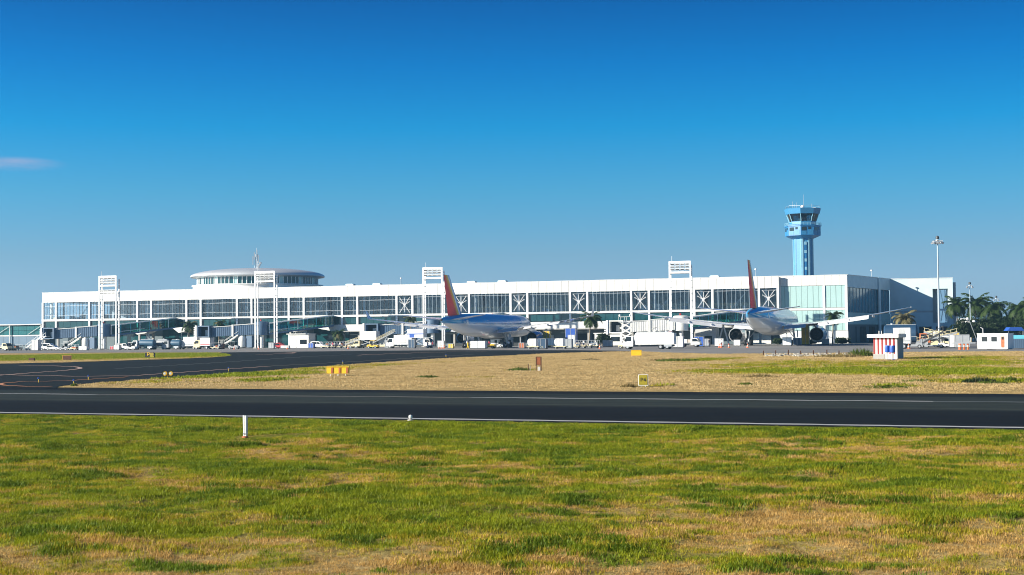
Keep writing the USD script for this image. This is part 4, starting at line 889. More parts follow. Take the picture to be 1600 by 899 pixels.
    m.bar((s0[0] - 6, s0[1] - 2, 0), (s0[0] - 6, s0[1] - 2, 1.25), .1).bar((s0[0] - 4.6, s0[1] - 2, 0), (s0[0] - 4.6, s0[1] - 2, 1.25), .1).bar((s0[0] - 5.8, s0[1] - 2, .1), (s0[0] - 1.6, s0[1] - 1.6, 2.9), .1).bar((s0[0] - 1.4, s0[1] - 1.6, .1), (s0[0] - 4.4, s0[1] - 2, 1.6), .1)
    put(o, 'service_stair', m, 'bridge_white')
    put(o, 'beacon', MB().lathe([(.02, 0), (.3, .1), (.2, .5), (.02, .55)], 10, 'z', (0, -.5, 8.05)), 'lamp_red')
    return o
air_bridge(0, 163); air_bridge(1, 409); air_bridge(2, 676); air_bridge(3, 1064, tint='bridge_white')

# ------------------------------------------------------------------ vehicles and ground equipment (local x = length, front at +x)
def wheels(o, xs, ys, r, w=.28, mat='black_rubber'):
    for x in xs:
        for y in ys:
            wh = put(o, 'wheel', MB().lathe([(.02, -w / 2), (r * .6, -w / 2 - .01), (r * .93, -w / 2), (r, -w / 4), (r, w / 4), (r * .93, w / 2), (r * .6, w / 2 + .01), (.02, w / 2)], 16, 'y', (x, y, r)), mat, 40)
            put(wh, 'rim', MB().lathe([(.01, (-1 if y < 0 else 1) * (w / 2 + .02)), (r * .55, (-1 if y < 0 else 1) * (w / 2 + .035))][::(1 if y < 0 else -1)], 14, 'y', (x, y, r)), 'steel_grey')
def van(label, loc, rz, mat='truck_white', Ln=4.8, H=2.0, group=None, car=False):
    o = thing('car' if car else 'van', label, 'car' if car else 'van', loc, rz, group); W = .86; h = H
    pts = [(-Ln / 2, .42), (-Ln / 2, h * .55), (-Ln / 2 + .15, h - .12), (-Ln / 2 + .5, h), (Ln * .16, h), (Ln * .33, h * .58), (Ln / 2 - .1, h * .47), (Ln / 2, h * .3), (Ln / 2, .38)]
    if car: pts = [(-Ln / 2, .40), (-Ln / 2, h * .6), (-Ln * .42, h * .68), (-Ln * .3, h * .95), (-Ln * .2, h), (Ln * .06, h), (Ln * .2, h * .68), (Ln / 2 - .2, h * .55), (Ln / 2, h * .35), (Ln / 2, .35)]
    put(o, 'body', MB().prism(pts, -W, W, 'y'), mat)
    for sg in (-1, 1):
        y0, y1 = sorted((sg * W + sg * .002, sg * W + sg * .02))
        put(o, 'side_window', MB().prism([(-Ln * .40, h * .58), (-Ln * .38, h * .9), (Ln * .0, h * .9), (Ln * .0, h * .58)], y0, y1, 'y'), 'window_dark')
        put(o, 'side_window', MB().prism([(Ln * .03, h * .58), (Ln * .03, h * .9), (Ln * .13, h * .9), (Ln * .27, h * .58)] if not car else [(Ln * .03, h * .68), (Ln * .03, h * .93), (Ln * .06, h * .93), (Ln * .17, h * .68)], y0, y1, 'y'), 'window_dark')
        put(o, 'headlight', MB().box(Ln / 2 + .002, Ln / 2 + .04, sg * .6 - .16, sg * .6 + .16, h * .3, h * .4), 'lamp_clear'); put(o, 'tail_light', MB().box(-Ln / 2 - .03, -Ln / 2 - .002, sg * .72 - .1, sg * .72 + .1, h * .4, h * .55), 'lamp_red')
    put(o, 'bumper', MB().box(Ln / 2 + .003, Ln / 2 + .1, -W, W, .35, .52).box(-Ln / 2 - .1, -Ln / 2 - .003, -W, W, .35, .52), 'dark_steel')
    wheels(o, (-Ln * .30, Ln * .31), (-W + .1, W - .1), .34)
    return o
def cab(o, x0, mat, H=2.5, W=1.15, base=.55):
    put(o, 'cab', MB().prism([(x0, base), (x0, H), (x0 + 1.35, H), (x0 + 1.85, H * .62), (x0 + 2.0, base + .4), (x0 + 2.0, base)], -W, W, 'y'), mat)
    for sg in (-1, 1):
        y0, y1 = sorted((sg * (W + .002), sg * (W + .02))); put(o, 'side_window', MB().prism([(x0 + .35, H * .62), (x0 + .35, H * .92), (x0 + 1.3, H * .92), (x0 + 1.62, H * .62)], y0, y1, 'y'), 'window_dark')
        put(o, 'headlight', MB().box(x0 + 2.002, x0 + 2.05, sg * .8 - .16, sg * .8 + .16, base + .15, base + .36), 'lamp_clear')
        put(o, 'mirror', MB().box(x0 + 1.6, x0 + 1.7, sg * (W + .2) - .1, sg * (W + .2) + .1, H * .6, H * .8), 'dark_steel')
    a, b = np.array([x0 + 1.40, H * .97]), np.array([x0 + 1.86, H * .64])
    v = [(a[0], -W + .12, a[1]), (a[0], W - .12, a[1]), (b[0], W - .12, b[1]), (b[0], -W + .12, b[1])]; v += [(x + .03, y, z + .02) for x, y, z in v]
    put(o, 'windscreen', MB().add(v, [(4, 7, 6, 5), (0, 1, 2, 3), (0, 4, 5, 1), (1, 5, 6, 2), (2, 6, 7, 3), (3, 7, 4, 0)]), 'window_dark')
    put(o, 'bumper', MB().box(x0 + 2.003, x0 + 2.15, -W, W, base - .1, base + .12), 'dark_steel')
def truck(label, loc, rz, kind='box', cabmat='truck_white', boxmat='truck_white', Ln=6.5, H=3.0, group=None):
    nm = {'box': 'box_truck', 'tank': 'tanker_truck', 'lift': 'catering_truck', 'flat': 'flatbed_truck', 'loader': 'cargo_loader'}[kind]
    o = thing(nm, label, 'truck', loc, rz, group); x0 = Ln / 2 - 2.1; xb = -Ln / 2
    put(o, 'chassis', MB().box(xb, x0 + .8, -.45, .45, .55, .80), 'dark_steel')
    cab(o, x0, cabmat, min(H - .2, 2.6))
    if kind == 'box':
        put(o, 'cargo_box', MB().box(xb, x0 - .15, -1.2, 1.2, .95, H), boxmat); put(o, 'box_frame', MB().box(xb - .03, xb - .003, -1.2, 1.2, .95, H).box(xb, x0 - .15, -1.24, -1.203, .9, 1.05).box(xb, x0 - .15, 1.203, 1.24, .9, 1.05), 'steel_grey')
        for sg in (-1, 1):
            y0, y1 = sorted((sg * 1.245, sg * 1.205)); lx = x0 - .15 - xb
            put(o, 'side_stripe', MB().box(xb + .1, x0 - .3, y0, y1, 1.25, 1.45), R.choice(['truck_blue', 'truck_grey', 'truck_red', 'steel_grey'])); put(o, 'side_door', MB().box(xb + lx * .35, xb + lx * .65, y0, y1, 1.5, H - .15), R.choice(['spandrel', 'grey_cladding', 'hut_white']))
    if kind == 'tank':
        rr = (H - .95) / 2; zc = .95 + rr
        put(o, 'tank', MB().lathe([(.02, xb), (rr * .8, xb + .08), (rr, xb + .35), (rr, x0 - .55), (rr * .8, x0 - .28), (.02, x0 - .2)], 22, 'x', (0, 0, zc)), boxmat, 40)
        put(o, 'walkway', MB().box(xb + .5, x0 - .6, -.3, .3, H - .04, H + .06), 'steel_grey'); put(o, 'hatch', MB().tube((xb + 1.5, 0, H), (xb + 1.5, 0, H + .25), .25), 'steel_grey')
        put(o, 'cabinet', MB().box(xb + .3, xb + 1.8, -1.15, 1.15, .5, .93), 'steel_grey')
    if kind == 'lift':
        put(o, 'cargo_box', MB().box(xb, x0 - .1, -1.2, 1.2, H, H + 2.3), boxmat)
        m = MB()
        for y in (-.9, .9): m.bar((xb + .4, y, .9), (x0 - .5, y, H), .14).bar((x0 - .5, y, .9), (xb + .4, y, H), .14)
        put(o, 'box_frame', MB().box(xb, x0 - .1, -1.25, -1.203, H + .9, H + 1.15).box(xb + .6, xb + 1.9, -1.24, -1.203, H + .1, H + .88), R.choice(['truck_blue', 'truck_grey', 'annex_panel'])); put(o, 'scissor_lift', m, 'steel_grey'); put(o, 'platform', MB().box(x0 - .05, x0 + 1.9, -1.1, 1.1, H - .02, H + .12), 'steel_grey')
    if kind == 'flat':
        put(o, 'bed', MB().box(xb, x0 - .1, -1.15, 1.15, .82, 1.0), boxmat)
        for k in range(4): put(o, 'load', MB().box(xb + .2 + k * 1.0, xb + 1.05 + k * 1.0, -1.0, 1.0, 1.003, 1.4 + .5 * R.random()), R.choice(['cardboard', 'truck_white', 'truck_grey']))
    wheels(o, (xb + 1.1, x0 + 1.1) if kind != 'tank' or Ln < 8 else (xb + 1.2, xb + 2.5, x0 + 1.1), (-.95, .95), .46, .34)
    return o
def tug(label, loc, rz, mat='truck_cream', group=None, roof=True):
    o = thing('baggage_tug', label, 'tug', loc, rz, group)
    put(o, 'body', MB().prism([(-1.5, .35), (-1.5, .85), (-.5, .9), (-.4, .7), (.3, .7), (.4, 1.05), (1.4, .95), (1.5, .35)], -.75, .75, 'y'), mat)
    put(o, 'seat', MB().box(-.35, .1, -.5, .5, .703, .85).box(-.45, -.36, -.5, .5, .86, 1.4), 'dark_steel')
    if roof:
        put(o, 'roof', MB().box(-.8, .6, -.75, .75, 1.95, 2.05), mat); m = MB()
        for x in (-.75, .5):
            for y in (-.68, .68): m.box(x - .04, x + .04, y - .04, y + .04, .85, 1.948)
        put(o, 'roof_frame', m, 'dark_steel'); put(o, 'windscreen', MB().box(.51, .54, -.6, .6, 1.1, 1.9), 'cab_glass')
    for sg in (-1, 1): put(o, 'headlight', MB().box(1.503, 1.54, sg * .5 - .1, sg * .5 + .1, .6, .78), 'lamp_clear')
    wheels(o, (-.95, .95), (-.68, .68), .33, .22)
    return o
def dolly(label, loc, rz, load='container', mat='truck_white', group=None):
    o = thing('container_dolly' if load == 'container' else 'baggage_cart', label, 'dolly', loc, rz, group)
    put(o, 'frame', MB().box(-1.3, 1.3, -.8, .8, .42, .58).bar((1.3, 0, .5), (2.1, 0, .4), .1), 'truck_cream')
    if load == 'container':
        put(o, 'container', MB().prism([(-.8, .62), (.8, .62), (.8, 2.2), (-.8, 2.2), (-1.15, 1.8), (-1.15, 1.2)], -.75, .75, 'y'), mat)
        put(o, 'container_door', MB().box(-.7, .7, -.78, -.752, .7, 2.1), 'hut_white')
        m = MB()
        for x in (-.72, 0, .72): m.box(x - .03, x + .03, -.81, -.782, .65, 2.15)
        put(o, 'door_bar', m, 'steel_grey')
    else:
        for k in range(7):
            x = R.uniform(-1, .9); y = R.choice((-.4, .2)); z = .583 if k < 5 else .95
            put(o, 'suitcase', MB().box(x - .3, x + .32, y - .28, y + .3, z, z + R.uniform(.3, .45)), R.choice(['cardboard', 'truck_white', 'truck_grey', 'rust', 'container_navy']))
        m = MB()
        for x in (-1.25, 1.25):
            for y in (-.75, .75): m.box(x - .03, x + .03, y - .03, y + .03, .583, 1.7)
        put(o, 'cart_frame', m.box(-1.28, 1.28, -.78, -.72, 1.7, 1.75).box(-1.28, 1.28, .72, .78, 1.7, 1.75), 'steel_grey')
    wheels(o, (-.9, .9), (-.6, .6), .22, .14)
    return o
def belt_loader(label, loc, rz, mat='truck_cream', up=3.0):
    o = thing('belt_loader', label, 'belt loader', loc, rz)
    put(o, 'body', MB().prism([(-2.4, .4), (-2.4, .9), (1.0, .9), (1.2, 1.2), (2.3, 1.1), (2.4, .4)], -.9, .9, 'y'), mat)
    put(o, 'belt', MB().bar((-3.4, 0, 1.0), (3.6, 0, up), 1.0, .28), 'truck_grey'); m = MB()
    for y in (-.55, .55):
        m.bar((-3.4, y, 1.2), (3.6, y, up + .22), .07)
        for t_ in np.linspace(.02, .98, 8): a = np.array([-3.4 + 7 * t_, y, 1.2 + (up - .98) * t_]); m.bar(a, a + (0, 0, .55), .05)
        m.bar((-3.4, y, 1.75), (3.6, y, up + .77), .05)
    put(o, 'handrail', m, mat); put(o, 'lift_strut', MB().bar((.4, .3, .9), (1.8, .3, up - .7), .14).bar((.4, -.3, .9), (1.8, -.3, up - .7), .14), 'steel_grey')
    put(o, 'driver_seat', MB().box(.9, 1.4, -.85, -.52, 1.15, 1.9), 'dark_steel'); wheels(o, (-1.6, 1.5), (-.85, .85), .38, .24)
    return o
def stairs(label, loc, rz, h=3.8, mat='bridge_white'):
    o = thing('passenger_stairs', label, 'stairs', loc, rz); Ln = h * 1.45; m = MB(); r_ = MB()
    n = 15
    for k in range(n): t_ = (k + .5) / n; m.box(Ln * t_ - .2, Ln * t_ + .2, -.75, .75, .5 + (h - .5) * t_ - .04, .5 + (h - .5) * t_)
    put(o, 'treads', m, 'steel_grey')
    for y in (-.8, .8):
        r_.bar((0, y, .5), (Ln, y, h), .12, .3).bar((0, y, 1.5), (Ln, y, h + 1.0), .08)
        for k in range(8): t_ = k / 7; r_.bar((Ln * t_, y, .5 + (h - .5) * t_), (Ln * t_, y, 1.5 + (h - .5) * t_), .05)
    put(o, 'railing', r_, mat); put(o, 'landing', MB().box(Ln, Ln + 1.4, -.85, .85, h - .12, h), mat)
    put(o, 'support', MB().bar((Ln * .85, -.6, .4), (Ln * .85, -.6, h * .85), .16).bar((Ln * .85, .6, .4), (Ln * .85, .6, h * .85), .16).bar((Ln * .3, -.6, .45), (Ln * .85, -.6, h * .6), .1).bar((Ln * .3, .6, .45), (Ln * .85, .6, h * .6), .1), mat)
    put(o, 'chassis', MB().box(-.2, Ln + .6, -.8, .8, .35, .5), 'steel_grey'); wheels(o, (.5, Ln - .2), (-.75, .75), .33, .2)
    return o
def crate(label, loc, rz, mat, w, d, h, nm='crate', cat='crate'):
    o = thing(nm, label, cat, loc, rz); put(o, 'body', MB().box(-w / 2, w / 2, -d / 2, d / 2, .18, h), mat)
    m = MB()
    for x in (-w / 2, 0, w / 2): m.box(x - .05, x + .05, -d / 2 - .04, -d / 2 - .003, .18, h)
    put(o, 'ribs', m.box(-w / 2 - .04, w / 2 + .04, -d / 2 - .05, d / 2 + .04, h + .003, h + .08), 'steel_grey'); put(o, 'skids', MB().box(-w / 2, w / 2, -d / 2, -d / 2 + .2, 0, .177).box(-w / 2, w / 2, d / 2 - .2, d / 2, 0, .177), 'dark_steel')
    return o
def cone(label, loc, group=None):
    o = thing('traffic_cone', label, 'cone', loc, 0, group); put(o, 'base', MB().box(-.25, .25, -.25, .25, 0, .05), 'cone_orange'); put(o, 'body', MB().lathe([(.19, .053), (.04, .85), (.001, .86)], 14), 'cone_orange', 50); put(o, 'band', MB().lathe([(.145, .32), (.105, .52)], 14), 'hut_white', 50)
    return o
def scissor(label, loc, rz):
    o = thing('scissor_lift', label, 'lift', loc, rz); m = MB(); z = .8
    for k in range(4):
        for y in (-.6, .6): m.bar((-1.1, y, z), (1.1, y, z + 1.15), .12).bar((1.1, y, z), (-1.1, y, z + 1.15), .12)
        z += 1.15
    put(o, 'scissor_arms', m, 'hut_white'); put(o, 'base', MB().box(-1.4, 1.4, -.8, .8, .3, .79), 'truck_cream'); put(o, 'platform', MB().box(-1.3, 1.3, -.8, .8, z + .003, z + .15), 'steel_grey')
    m = MB()
    for x in (-1.25, 0, 1.25):
        for y in (-.75, .75): m.box(x - .03, x + .03, y - .03, y + .03, z + .153, z + 1.1)
    put(o, 'railing', m.box(-1.28, 1.28, -.78, -.72, z + 1.1, z + 1.15).box(-1.28, 1.28, .72, .78, z + 1.1, z + 1.15), 'hut_white'); wheels(o, (-1, 1), (-.7, .7), .3, .2)
    for x in (-1.1, 1.1): put(o, 'work_lamp', MB().lathe([(.02, 0), (.22, .1), (.22, .4), (.02, .5)], 10, 'z', (x, -.5, z + 1.16)), 'lamp_clear', 50)
    return o
AP = APRON + .03
def at(px, d): p = gp(px, d); p[2] = max(p[2], AP - .01) if nrm(p[0], p[1]) > 195 else p[2]; return p
RGT, LFT = TROT, TROT + PI
# left cluster
truck('cream flat truck half cut by the left edge of the picture', at(3, 415), RGT, 'flat', 'truck_cream', 'truck_cream', 6.0, 2.4)
tug('cream baggage tug with a roof near the left edge, second vehicle from the left', at(17, 417), LFT); dolly('cream baggage cart behind the second vehicle from the left', at(27, 417), LFT, 'bags')
stairs('white mobile passenger stairs climbing to the cab of the leftmost air bridge', at(42, 418), RGT, 4.2)
crate('pale ribbed generator beside the white mobile stairs at the left', at(57, 410), RGT, 'grey_cladding', 2.2, 1.6, 3.0, 'ground_power_unit', 'generator')
van('long white van behind the white car under the leftmost air bridge', at(76, 425), RGT, 'truck_white', 5.2, 2.1); van('white car parked in front of a white van under the leftmost air bridge', at(84, 408), RGT, 'truck_white', 4.6, 1.5, car=True)
tug('dark tug right of the white car under the leftmost air bridge', at(101, 405), RGT, 'truck_grey')
dolly('low orange-lit baggage cart left of the first drive column', at(115, 402), LFT, 'bags')
truck('white pickup just right of the first floodlight frame', at(192, 408), RGT, 'flat', 'truck_white', 'truck_white', 5.0, 2.0)
tug('small white tug facing the first tanker, right of the first floodlight frame', at(206, 398), RGT, 'truck_white')
truck('leftmost of three grey-blue tankers with a white cab', at(225, 400), LFT, 'tank', 'truck_white', 'annex_panel', 7.2, 2.9); truck('middle grey tanker of the three with its cab to the left', at(249, 402), LFT, 'tank', 'truck_white', 'truck_grey', 6.0, 2.9)
truck('third blue-grey tanker with a grey cab, rightmost of the three', at(270, 400), LFT, 'tank', 'truck_grey', 'annex_panel', 5.6, 2.7)
truck('white box truck with a tall box, left of the cream lift truck', at(295, 400), LFT, 'box', 'truck_white', 'truck_white', 6.6, 3.5)
truck('cream high lift truck with red fittings, between box truck and second air bridge', at(318, 398), LFT, 'box', 'truck_cream', 'hut_white', 5.4, 3.2)
dolly('baggage cart right of the cream lift truck', at(338, 396), LFT, 'bags'); tug('grey tug left of the second air bridge stairs', at(366, 392), RGT, 'truck_grey')
van('small red car below the walkway of the second air bridge', at(439, 395), RGT, 'truck_red', 4.0, 1.6, car=True)
van('white van right of the whitewashed booth', at(497, 402), RGT, 'truck_white', 4.2, 1.9)
for i, px in enumerate((509, 518, 527, 536, 545)):
    d_ = dolly(['first empty-looking baggage cart of the row of five right of the white van', 'second baggage cart of the row of five right of the white van', 'middle baggage cart of the row of five right of the white van', 'fourth baggage cart of the row of five, under the short palm', 'last baggage cart of the row of five, touching the cream belt loader'][i], at(px, 385), LFT, 'bags', group='row of baggage carts left of the belt loaders')
belt_loader('cream belt loader at the right end of the row of baggage carts', at(558, 382), RGT, 'truck_cream', 3.2); truck('cream container loader with a raised deck between two belt loaders', at(572, 378), LFT, 'lift', 'truck_cream', 'hut_white', 7.0, 2.2)
belt_loader('tan belt loader with tall handrails, left of the white box truck', at(597, 372), RGT, 'truck_cream', 4.2); tug('yellow-cream tug below the tan belt loader', at(583, 368), LFT, 'truck_yellow')
truck('white truck with a low wide box left of the third drive column', at(626, 362), LFT, 'box', 'truck_white', 'truck_white', 7.2, 3.4)
truck('white catering truck with a lifted box beside the left engine of the left airliner', at(658, 360), RGT, 'lift', 'truck_white', 'truck_white', 6.6, 2.6)
crate('small white generator with a tall frame under the left wing of the left airliner', at(690, 352), RGT, 'truck_white', 1.6, 1.4, 1.8, 'ground_power_unit', 'generator')
for i, (px, d_) in enumerate(((686, 345), (690, 341), (694, 346))): cone(['left cone of the three before the left wheels of the left airliner', 'nearest cone of the three before the left wheels of the left airliner', 'right cone of the three before the left wheels of the left airliner'][i], at(px, d_), 'cones by the left airliner')
crate('pale box trolley under the tail of the left airliner', at(748, 322), RGT, 'hut_white', 3.6, 1.6, 1.7, 'air_start_unit', 'generator')
tug('yellow tow tractor under the belly of the left airliner', at(765, 325), RGT, 'truck_yellow', roof=False); tug('white tug under the belly of the left airliner, among the wheels', at(778, 345), LFT, 'truck_white')
crate('white baggage box behind the wheels of the left airliner', at(774, 350), RGT, 'truck_white', 2.0, 1.5, 2.0)
dolly('white container on a cream dolly below the right engine of the left airliner', at(834, 300), RGT); crate('dark navy container beside the white container below the engine', at(846, 304), RGT, 'container_navy', 2.4, 1.6, 2.1, 'cargo_container', 'container')
dolly('white container dolly further back between the two nearer container dollies', at(862, 335), RGT)
dolly('white container on a cream dolly, rightmost of the two near ones', at(876, 298), RGT); crate('dark container right of the rightmost white container dolly', at(888, 303), RGT, 'truck_grey', 1.8, 1.6, 2.0, 'cargo_container', 'container')
for i, px in enumerate((897, 907, 917, 927)): dolly(['loaded baggage cart next to the dark container, first of four', 'second loaded baggage cart of four left of the palm', 'third loaded baggage cart of four, below the palm', 'last loaded baggage cart of four, right of the palm trunk'][i], at(px, 308 + 3 * i), LFT, 'bags', group='loaded baggage carts below the palm')
crate('tall white locker behind the loaded baggage carts', at(894, 330), RGT, 'truck_white', 1.6, 1.2, 2.9, 'locker', 'locker')
crate('blue tarpaulined load raised behind the right wing tip of the left airliner', at(893, 352), RGT, 'truck_blue', 2.6, 2.0, 4.6, 'covered_load', 'load'); crate('yellow load stacked below the right wing of the left airliner', at(855, 354), RGT, 'truck_yellow', 1.7, 1.4, 4.0, 'covered_load', 'load')
bt = truck('big white tanker truck in front, cab to the left, twin rear axles', at(1014, 272), LFT, 'tank', 'truck_white', 'truck_white', 10.0, 3.3)
put(bt, 'side_skirt', MB().box(-4.8, 2.4, -1.22, -1.1, .9, 1.9).box(-4.8, 2.4, 1.1, 1.22, .9, 1.9), 'truck_white'); put(bt, 'rear_cabinet', MB().box(-5.15, -4.4, -1.2, 1.2, .9, 3.1), 'truck_white')
scissor('tall white scissor lift behind the cab of the big white tanker', at(978, 290), RGT)
crate('white slatted cage trolley right behind the big white tanker', at(1060, 300), RGT, 'hut_white', 2.2, 1.5, 2.4, 'cage_trolley', 'trolley'); truck('white pickup right of the cage trolley behind the big tanker', at(1078, 312), RGT, 'flat', 'truck_white', 'truck_grey', 5.0, 2.2)
crate('bright blue container left of the left engine of the right airliner', at(1093, 318), RGT, 'truck_blue', 2.0, 1.5, 2.2, 'cargo_container', 'container'); crate('white toilet cart just left of the left engine of the right airliner', at(1124, 316), RGT, 'truck_white', 1.8, 1.4, 1.8, 'service_cart', 'cart')
for i, (px, d_) in enumerate(((1124, 290), (1127, 288), (1139, 285), (1168, 278))): cone(['left of two close cones by the left engine of the right airliner', 'right of two close cones by the left engine of the right airliner', 'lone cone below the left engine of the right airliner', 'cone in front of the left wheels of the right airliner'][i], at(px, d_), 'cones by the right airliner')
crate('yellow box hung behind the right wing root of the right airliner', at(1259, 345), RGT, 'truck_yellow', 1.8, 1.4, 4.6, 'covered_load', 'load'); crate('white service cart under the right wing of the right airliner', at(1230, 320), RGT, 'truck_white', 1.9, 1.4, 1.9, 'service_cart', 'cart')
for px, d_, mt, w_, dd, h_, nm, lab in [(131, 400, 'bridge_white', 2.6, 1.2, 1.1, 'pallet_stack', 'low white pallet stack left of the first drive column'), (176, 405, 'truck_red', 1.2, 1.0, 1.0, 'crate', 'small red crate at the foot of the first floodlight frame'), (184, 402, 'hut_white', 1.6, 1.2, 1.3, 'crate', 'pale crate just right of the legs of the first floodlight frame'),
        (346, 400, 'rust', 1.4, 1.2, 1.5, 'crate', 'rust brown crate right of the cream lift truck'), (425, 392, 'truck_grey', 1.5, 1.2, 1.6, 'crate', 'grey crate between the legs of the second floodlight frame'), (446, 388, 'hut_white', 2.4, 1.0, .8, 'pallet_stack', 'flat pale pallet stack before the whitewashed booth'), (487, 394, 'truck_blue', 1.5, 1.2, 1.4, 'crate', 'blue crate between the booth and the white van'),
        (608, 366, 'truck_grey', 1.8, 1.2, 2.0, 'crate', 'grey crate left of the white truck under the wing tip'), (644, 356, 'container_navy', 1.6, 1.2, 2.2, 'crate', 'navy crate between the two white trucks'), (705, 335, 'truck_yellow', 1.2, 1.0, 1.1, 'crate', 'yellow crate under the tail of the left airliner'), (816, 318, 'rust', 1.2, 1.0, 1.2, 'crate', 'brown crate below the right engine of the left airliner'),
        (950, 345, 'truck_grey', 2.2, 1.2, 1.5, 'crate', 'grey crate in front of the low white apron building'), (1046, 325, 'truck_red', 1.3, 1.1, 3.6, 'crate', 'red topped box standing tall behind the big white tanker'), (1104, 325, 'truck_grey', 1.6, 1.2, 1.7, 'crate', 'grey crate right of the bright blue container'), (1152, 325, 'hut_white', 1.4, 1.1, 1.4, 'crate', 'pale crate behind the left engine of the right airliner'),
        (1246, 330, 'container_navy', 1.8, 1.2, 1.7, 'crate', 'navy crate behind the right wheels of the right airliner'), (1290, 340, 'truck_grey', 1.6, 1.2, 1.4, 'crate', 'grey crate right of the right engine of the right airliner'), (1444, 250, 'truck_grey', 1.3, 1.0, 1.5, 'crate', 'grey crate between the dark stairs and the pale yellow lift truck'), (1494, 262, 'truck_yellow', 1.2, 1.0, 2.6, 'crate', 'yellow crate raised behind the cabinet right of the tall mast')]:
    crate(lab, at(px, d_), RGT, mt, w_, dd, h_, nm, 'crate' if nm == 'crate' else 'pallets')
for px, d_, lab in [(366, 378, 'lone cone left of the second drive column'), (404, 372, 'lone cone in front of the second floodlight frame'), (449, 368, 'lone cone on the apron before the whitewashed booth'), (544, 352, 'lone cone before the cream belt loader'), (937, 292, 'lone cone right of the loaded baggage carts'), (1420, 232, 'lone cone right of the striped hut')]: cone(lab, at(px, d_), 'lone cones on the apron')
# right cluster
truck('white high box lorry standing behind the striped hut', at(1399, 235), LFT, 'box', 'truck_white', 'truck_white', 5.0, 3.5); truck('dark tanker right of the striped hut with an orange end', at(1418, 262), RGT, 'tank', 'rust', 'container_navy', 8.5, 4.2)
tug('dark tow tractor of bare framework right of the dark tanker', at(1428, 242), RGT, 'truck_grey'); stairs('dark mobile stairs frame standing right of the striped hut', at(1436, 246), RGT, 2.8, 'dark_steel')
truck('pale yellow lift truck left of the tall mast', at(1452, 262), LFT, 'box', 'truck_cream', 'truck_cream', 5.0, 3.0)
belt_loader('cream belt loader at the foot of the tall mast', at(1463, 250), RGT, 'truck_cream', 2.6); belt_loader('second cream belt loader just right of the tall mast', at(1476, 258), LFT, 'truck_cream', 2.8)
tug('white tug right of the tall mast, in front of the belt loaders', at(1480, 244), RGT, 'truck_white'); crate('pale cabinet left of the dark ribbed cabinet on posts', at(1491, 240), RGT, 'hut_white', 1.6, 1.3, 2.2, 'service_cart', 'cart')
o = crate('dark ribbed cabinet behind the orange bollards', at(1504, 236), RGT, 'truck_grey', 2.2, 1.4, 2.2, 'cabinet', 'cabinet')
o = thing('barrier_plank', 'white plank laid across the orange bollards left of the white cabin', 'barrier', at(1506, 214), TROT); put(o, 'plank', MB().box(-1.7, 1.7, -.2, .2, 1.0, 1.1), 'hut_white'); put(o, 'lip', MB().box(-1.7, 1.7, -.24, -.203, .95, 1.12), 'steel_grey')
for i, px in enumerate((1500, 1506.5, 1512.5)):
    o = thing('orange_bollard', ['left and stoutest of three orange bollards left of the white cabin', 'middle one of three orange bollards left of the white cabin', 'right one of three orange bollards, nearest the white cabin'][i], 'bollard', at(px, 214), 0, 'orange bollards'); put(o, 'post', MB().tube((0, 0, 0), (0, 0, .94), .22 if i == 0 else .15, n=12), 'cone_orange', 40); put(o, 'band', MB().lathe([(.235 if i == 0 else .165, .5), (.235 if i == 0 else .165, .65)], 12), 'hut_white')
# white site cabin
p0, p1 = at(1527.5, 216), at(1575, 213); w, rz = quad_frame(p0, p1)
o = thing('site_cabin', 'white ribbed site cabin with two dark windows and a door', 'cabin', p0, rz)
put(o, 'body', MB().box(0, w, 0, 2.4, .12, 2.35), 'hut_white'); put(o, 'roof', MB().box(-.05, w + .05, -.06, 2.45, 2.353, 2.45), 'truck_white'); put(o, 'skid', MB().box(.2, w * .3, .1, 2.3, 0, .118).box(w * .6, w - .2, .1, 2.3, 0, .118), 'dark_steel')
for k in range(24): put(o, 'rib', MB().box(w * (k + .3) / 24, w * (k + .7) / 24, -.03, -.003, .2, 2.3), 'hut_white')
for a, b in ((.13, .345), (.45, .665)): f = put(o, 'window', MB().box(w * a, w * b, -.07, -.034, 1.15, 2.0), 'steel_grey'); put(f, 'pane', MB().box(w * a + .07, w * b - .07, -.085, -.0705, 1.22, 1.93), 'window_dark')
dr = put(o, 'door', MB().box(w * .79, w * .89, -.07, -.034, .3, 1.98), 'rust'); put(dr, 'pane', MB().box(w * .805, w * .875, -.085, -.0705, 1.5, 1.9), 'window_dark')
o = thing('cabin_lamp', 'small bent white lamp sticking up behind the site cabin', 'lamp', at(1536.5, 222), 0); put(o, 'pole', MB().tube((0, 0, 0), (0, 0, 3.2), .05, n=8), 'white_steel'); put(o, 'lamp_head', MB().bar((0, 0, 3.2), (-.4, 0, 3.4), .16, .1), 'white_steel')
p0, p1 = at(1579, 222), at(1640, 219); w, rz = quad_frame(p0, p1)
o = thing('shipping_container', 'dark container with an aqua upper band at the right edge', 'container', p0, rz); put(o, 'body', MB().box(0, w, 0, 2.4, .1, 1.55), 'container_navy'); put(o, 'upper_band', MB().box(0, w, -.03, 2.4, 1.553, 2.15), 'container_aqua')
for k in range(20): put(o, 'rib', MB().box(w * (k + .3) / 20, w * (k + .6) / 20, -.03, -.003, .15, 1.5), 'container_navy')

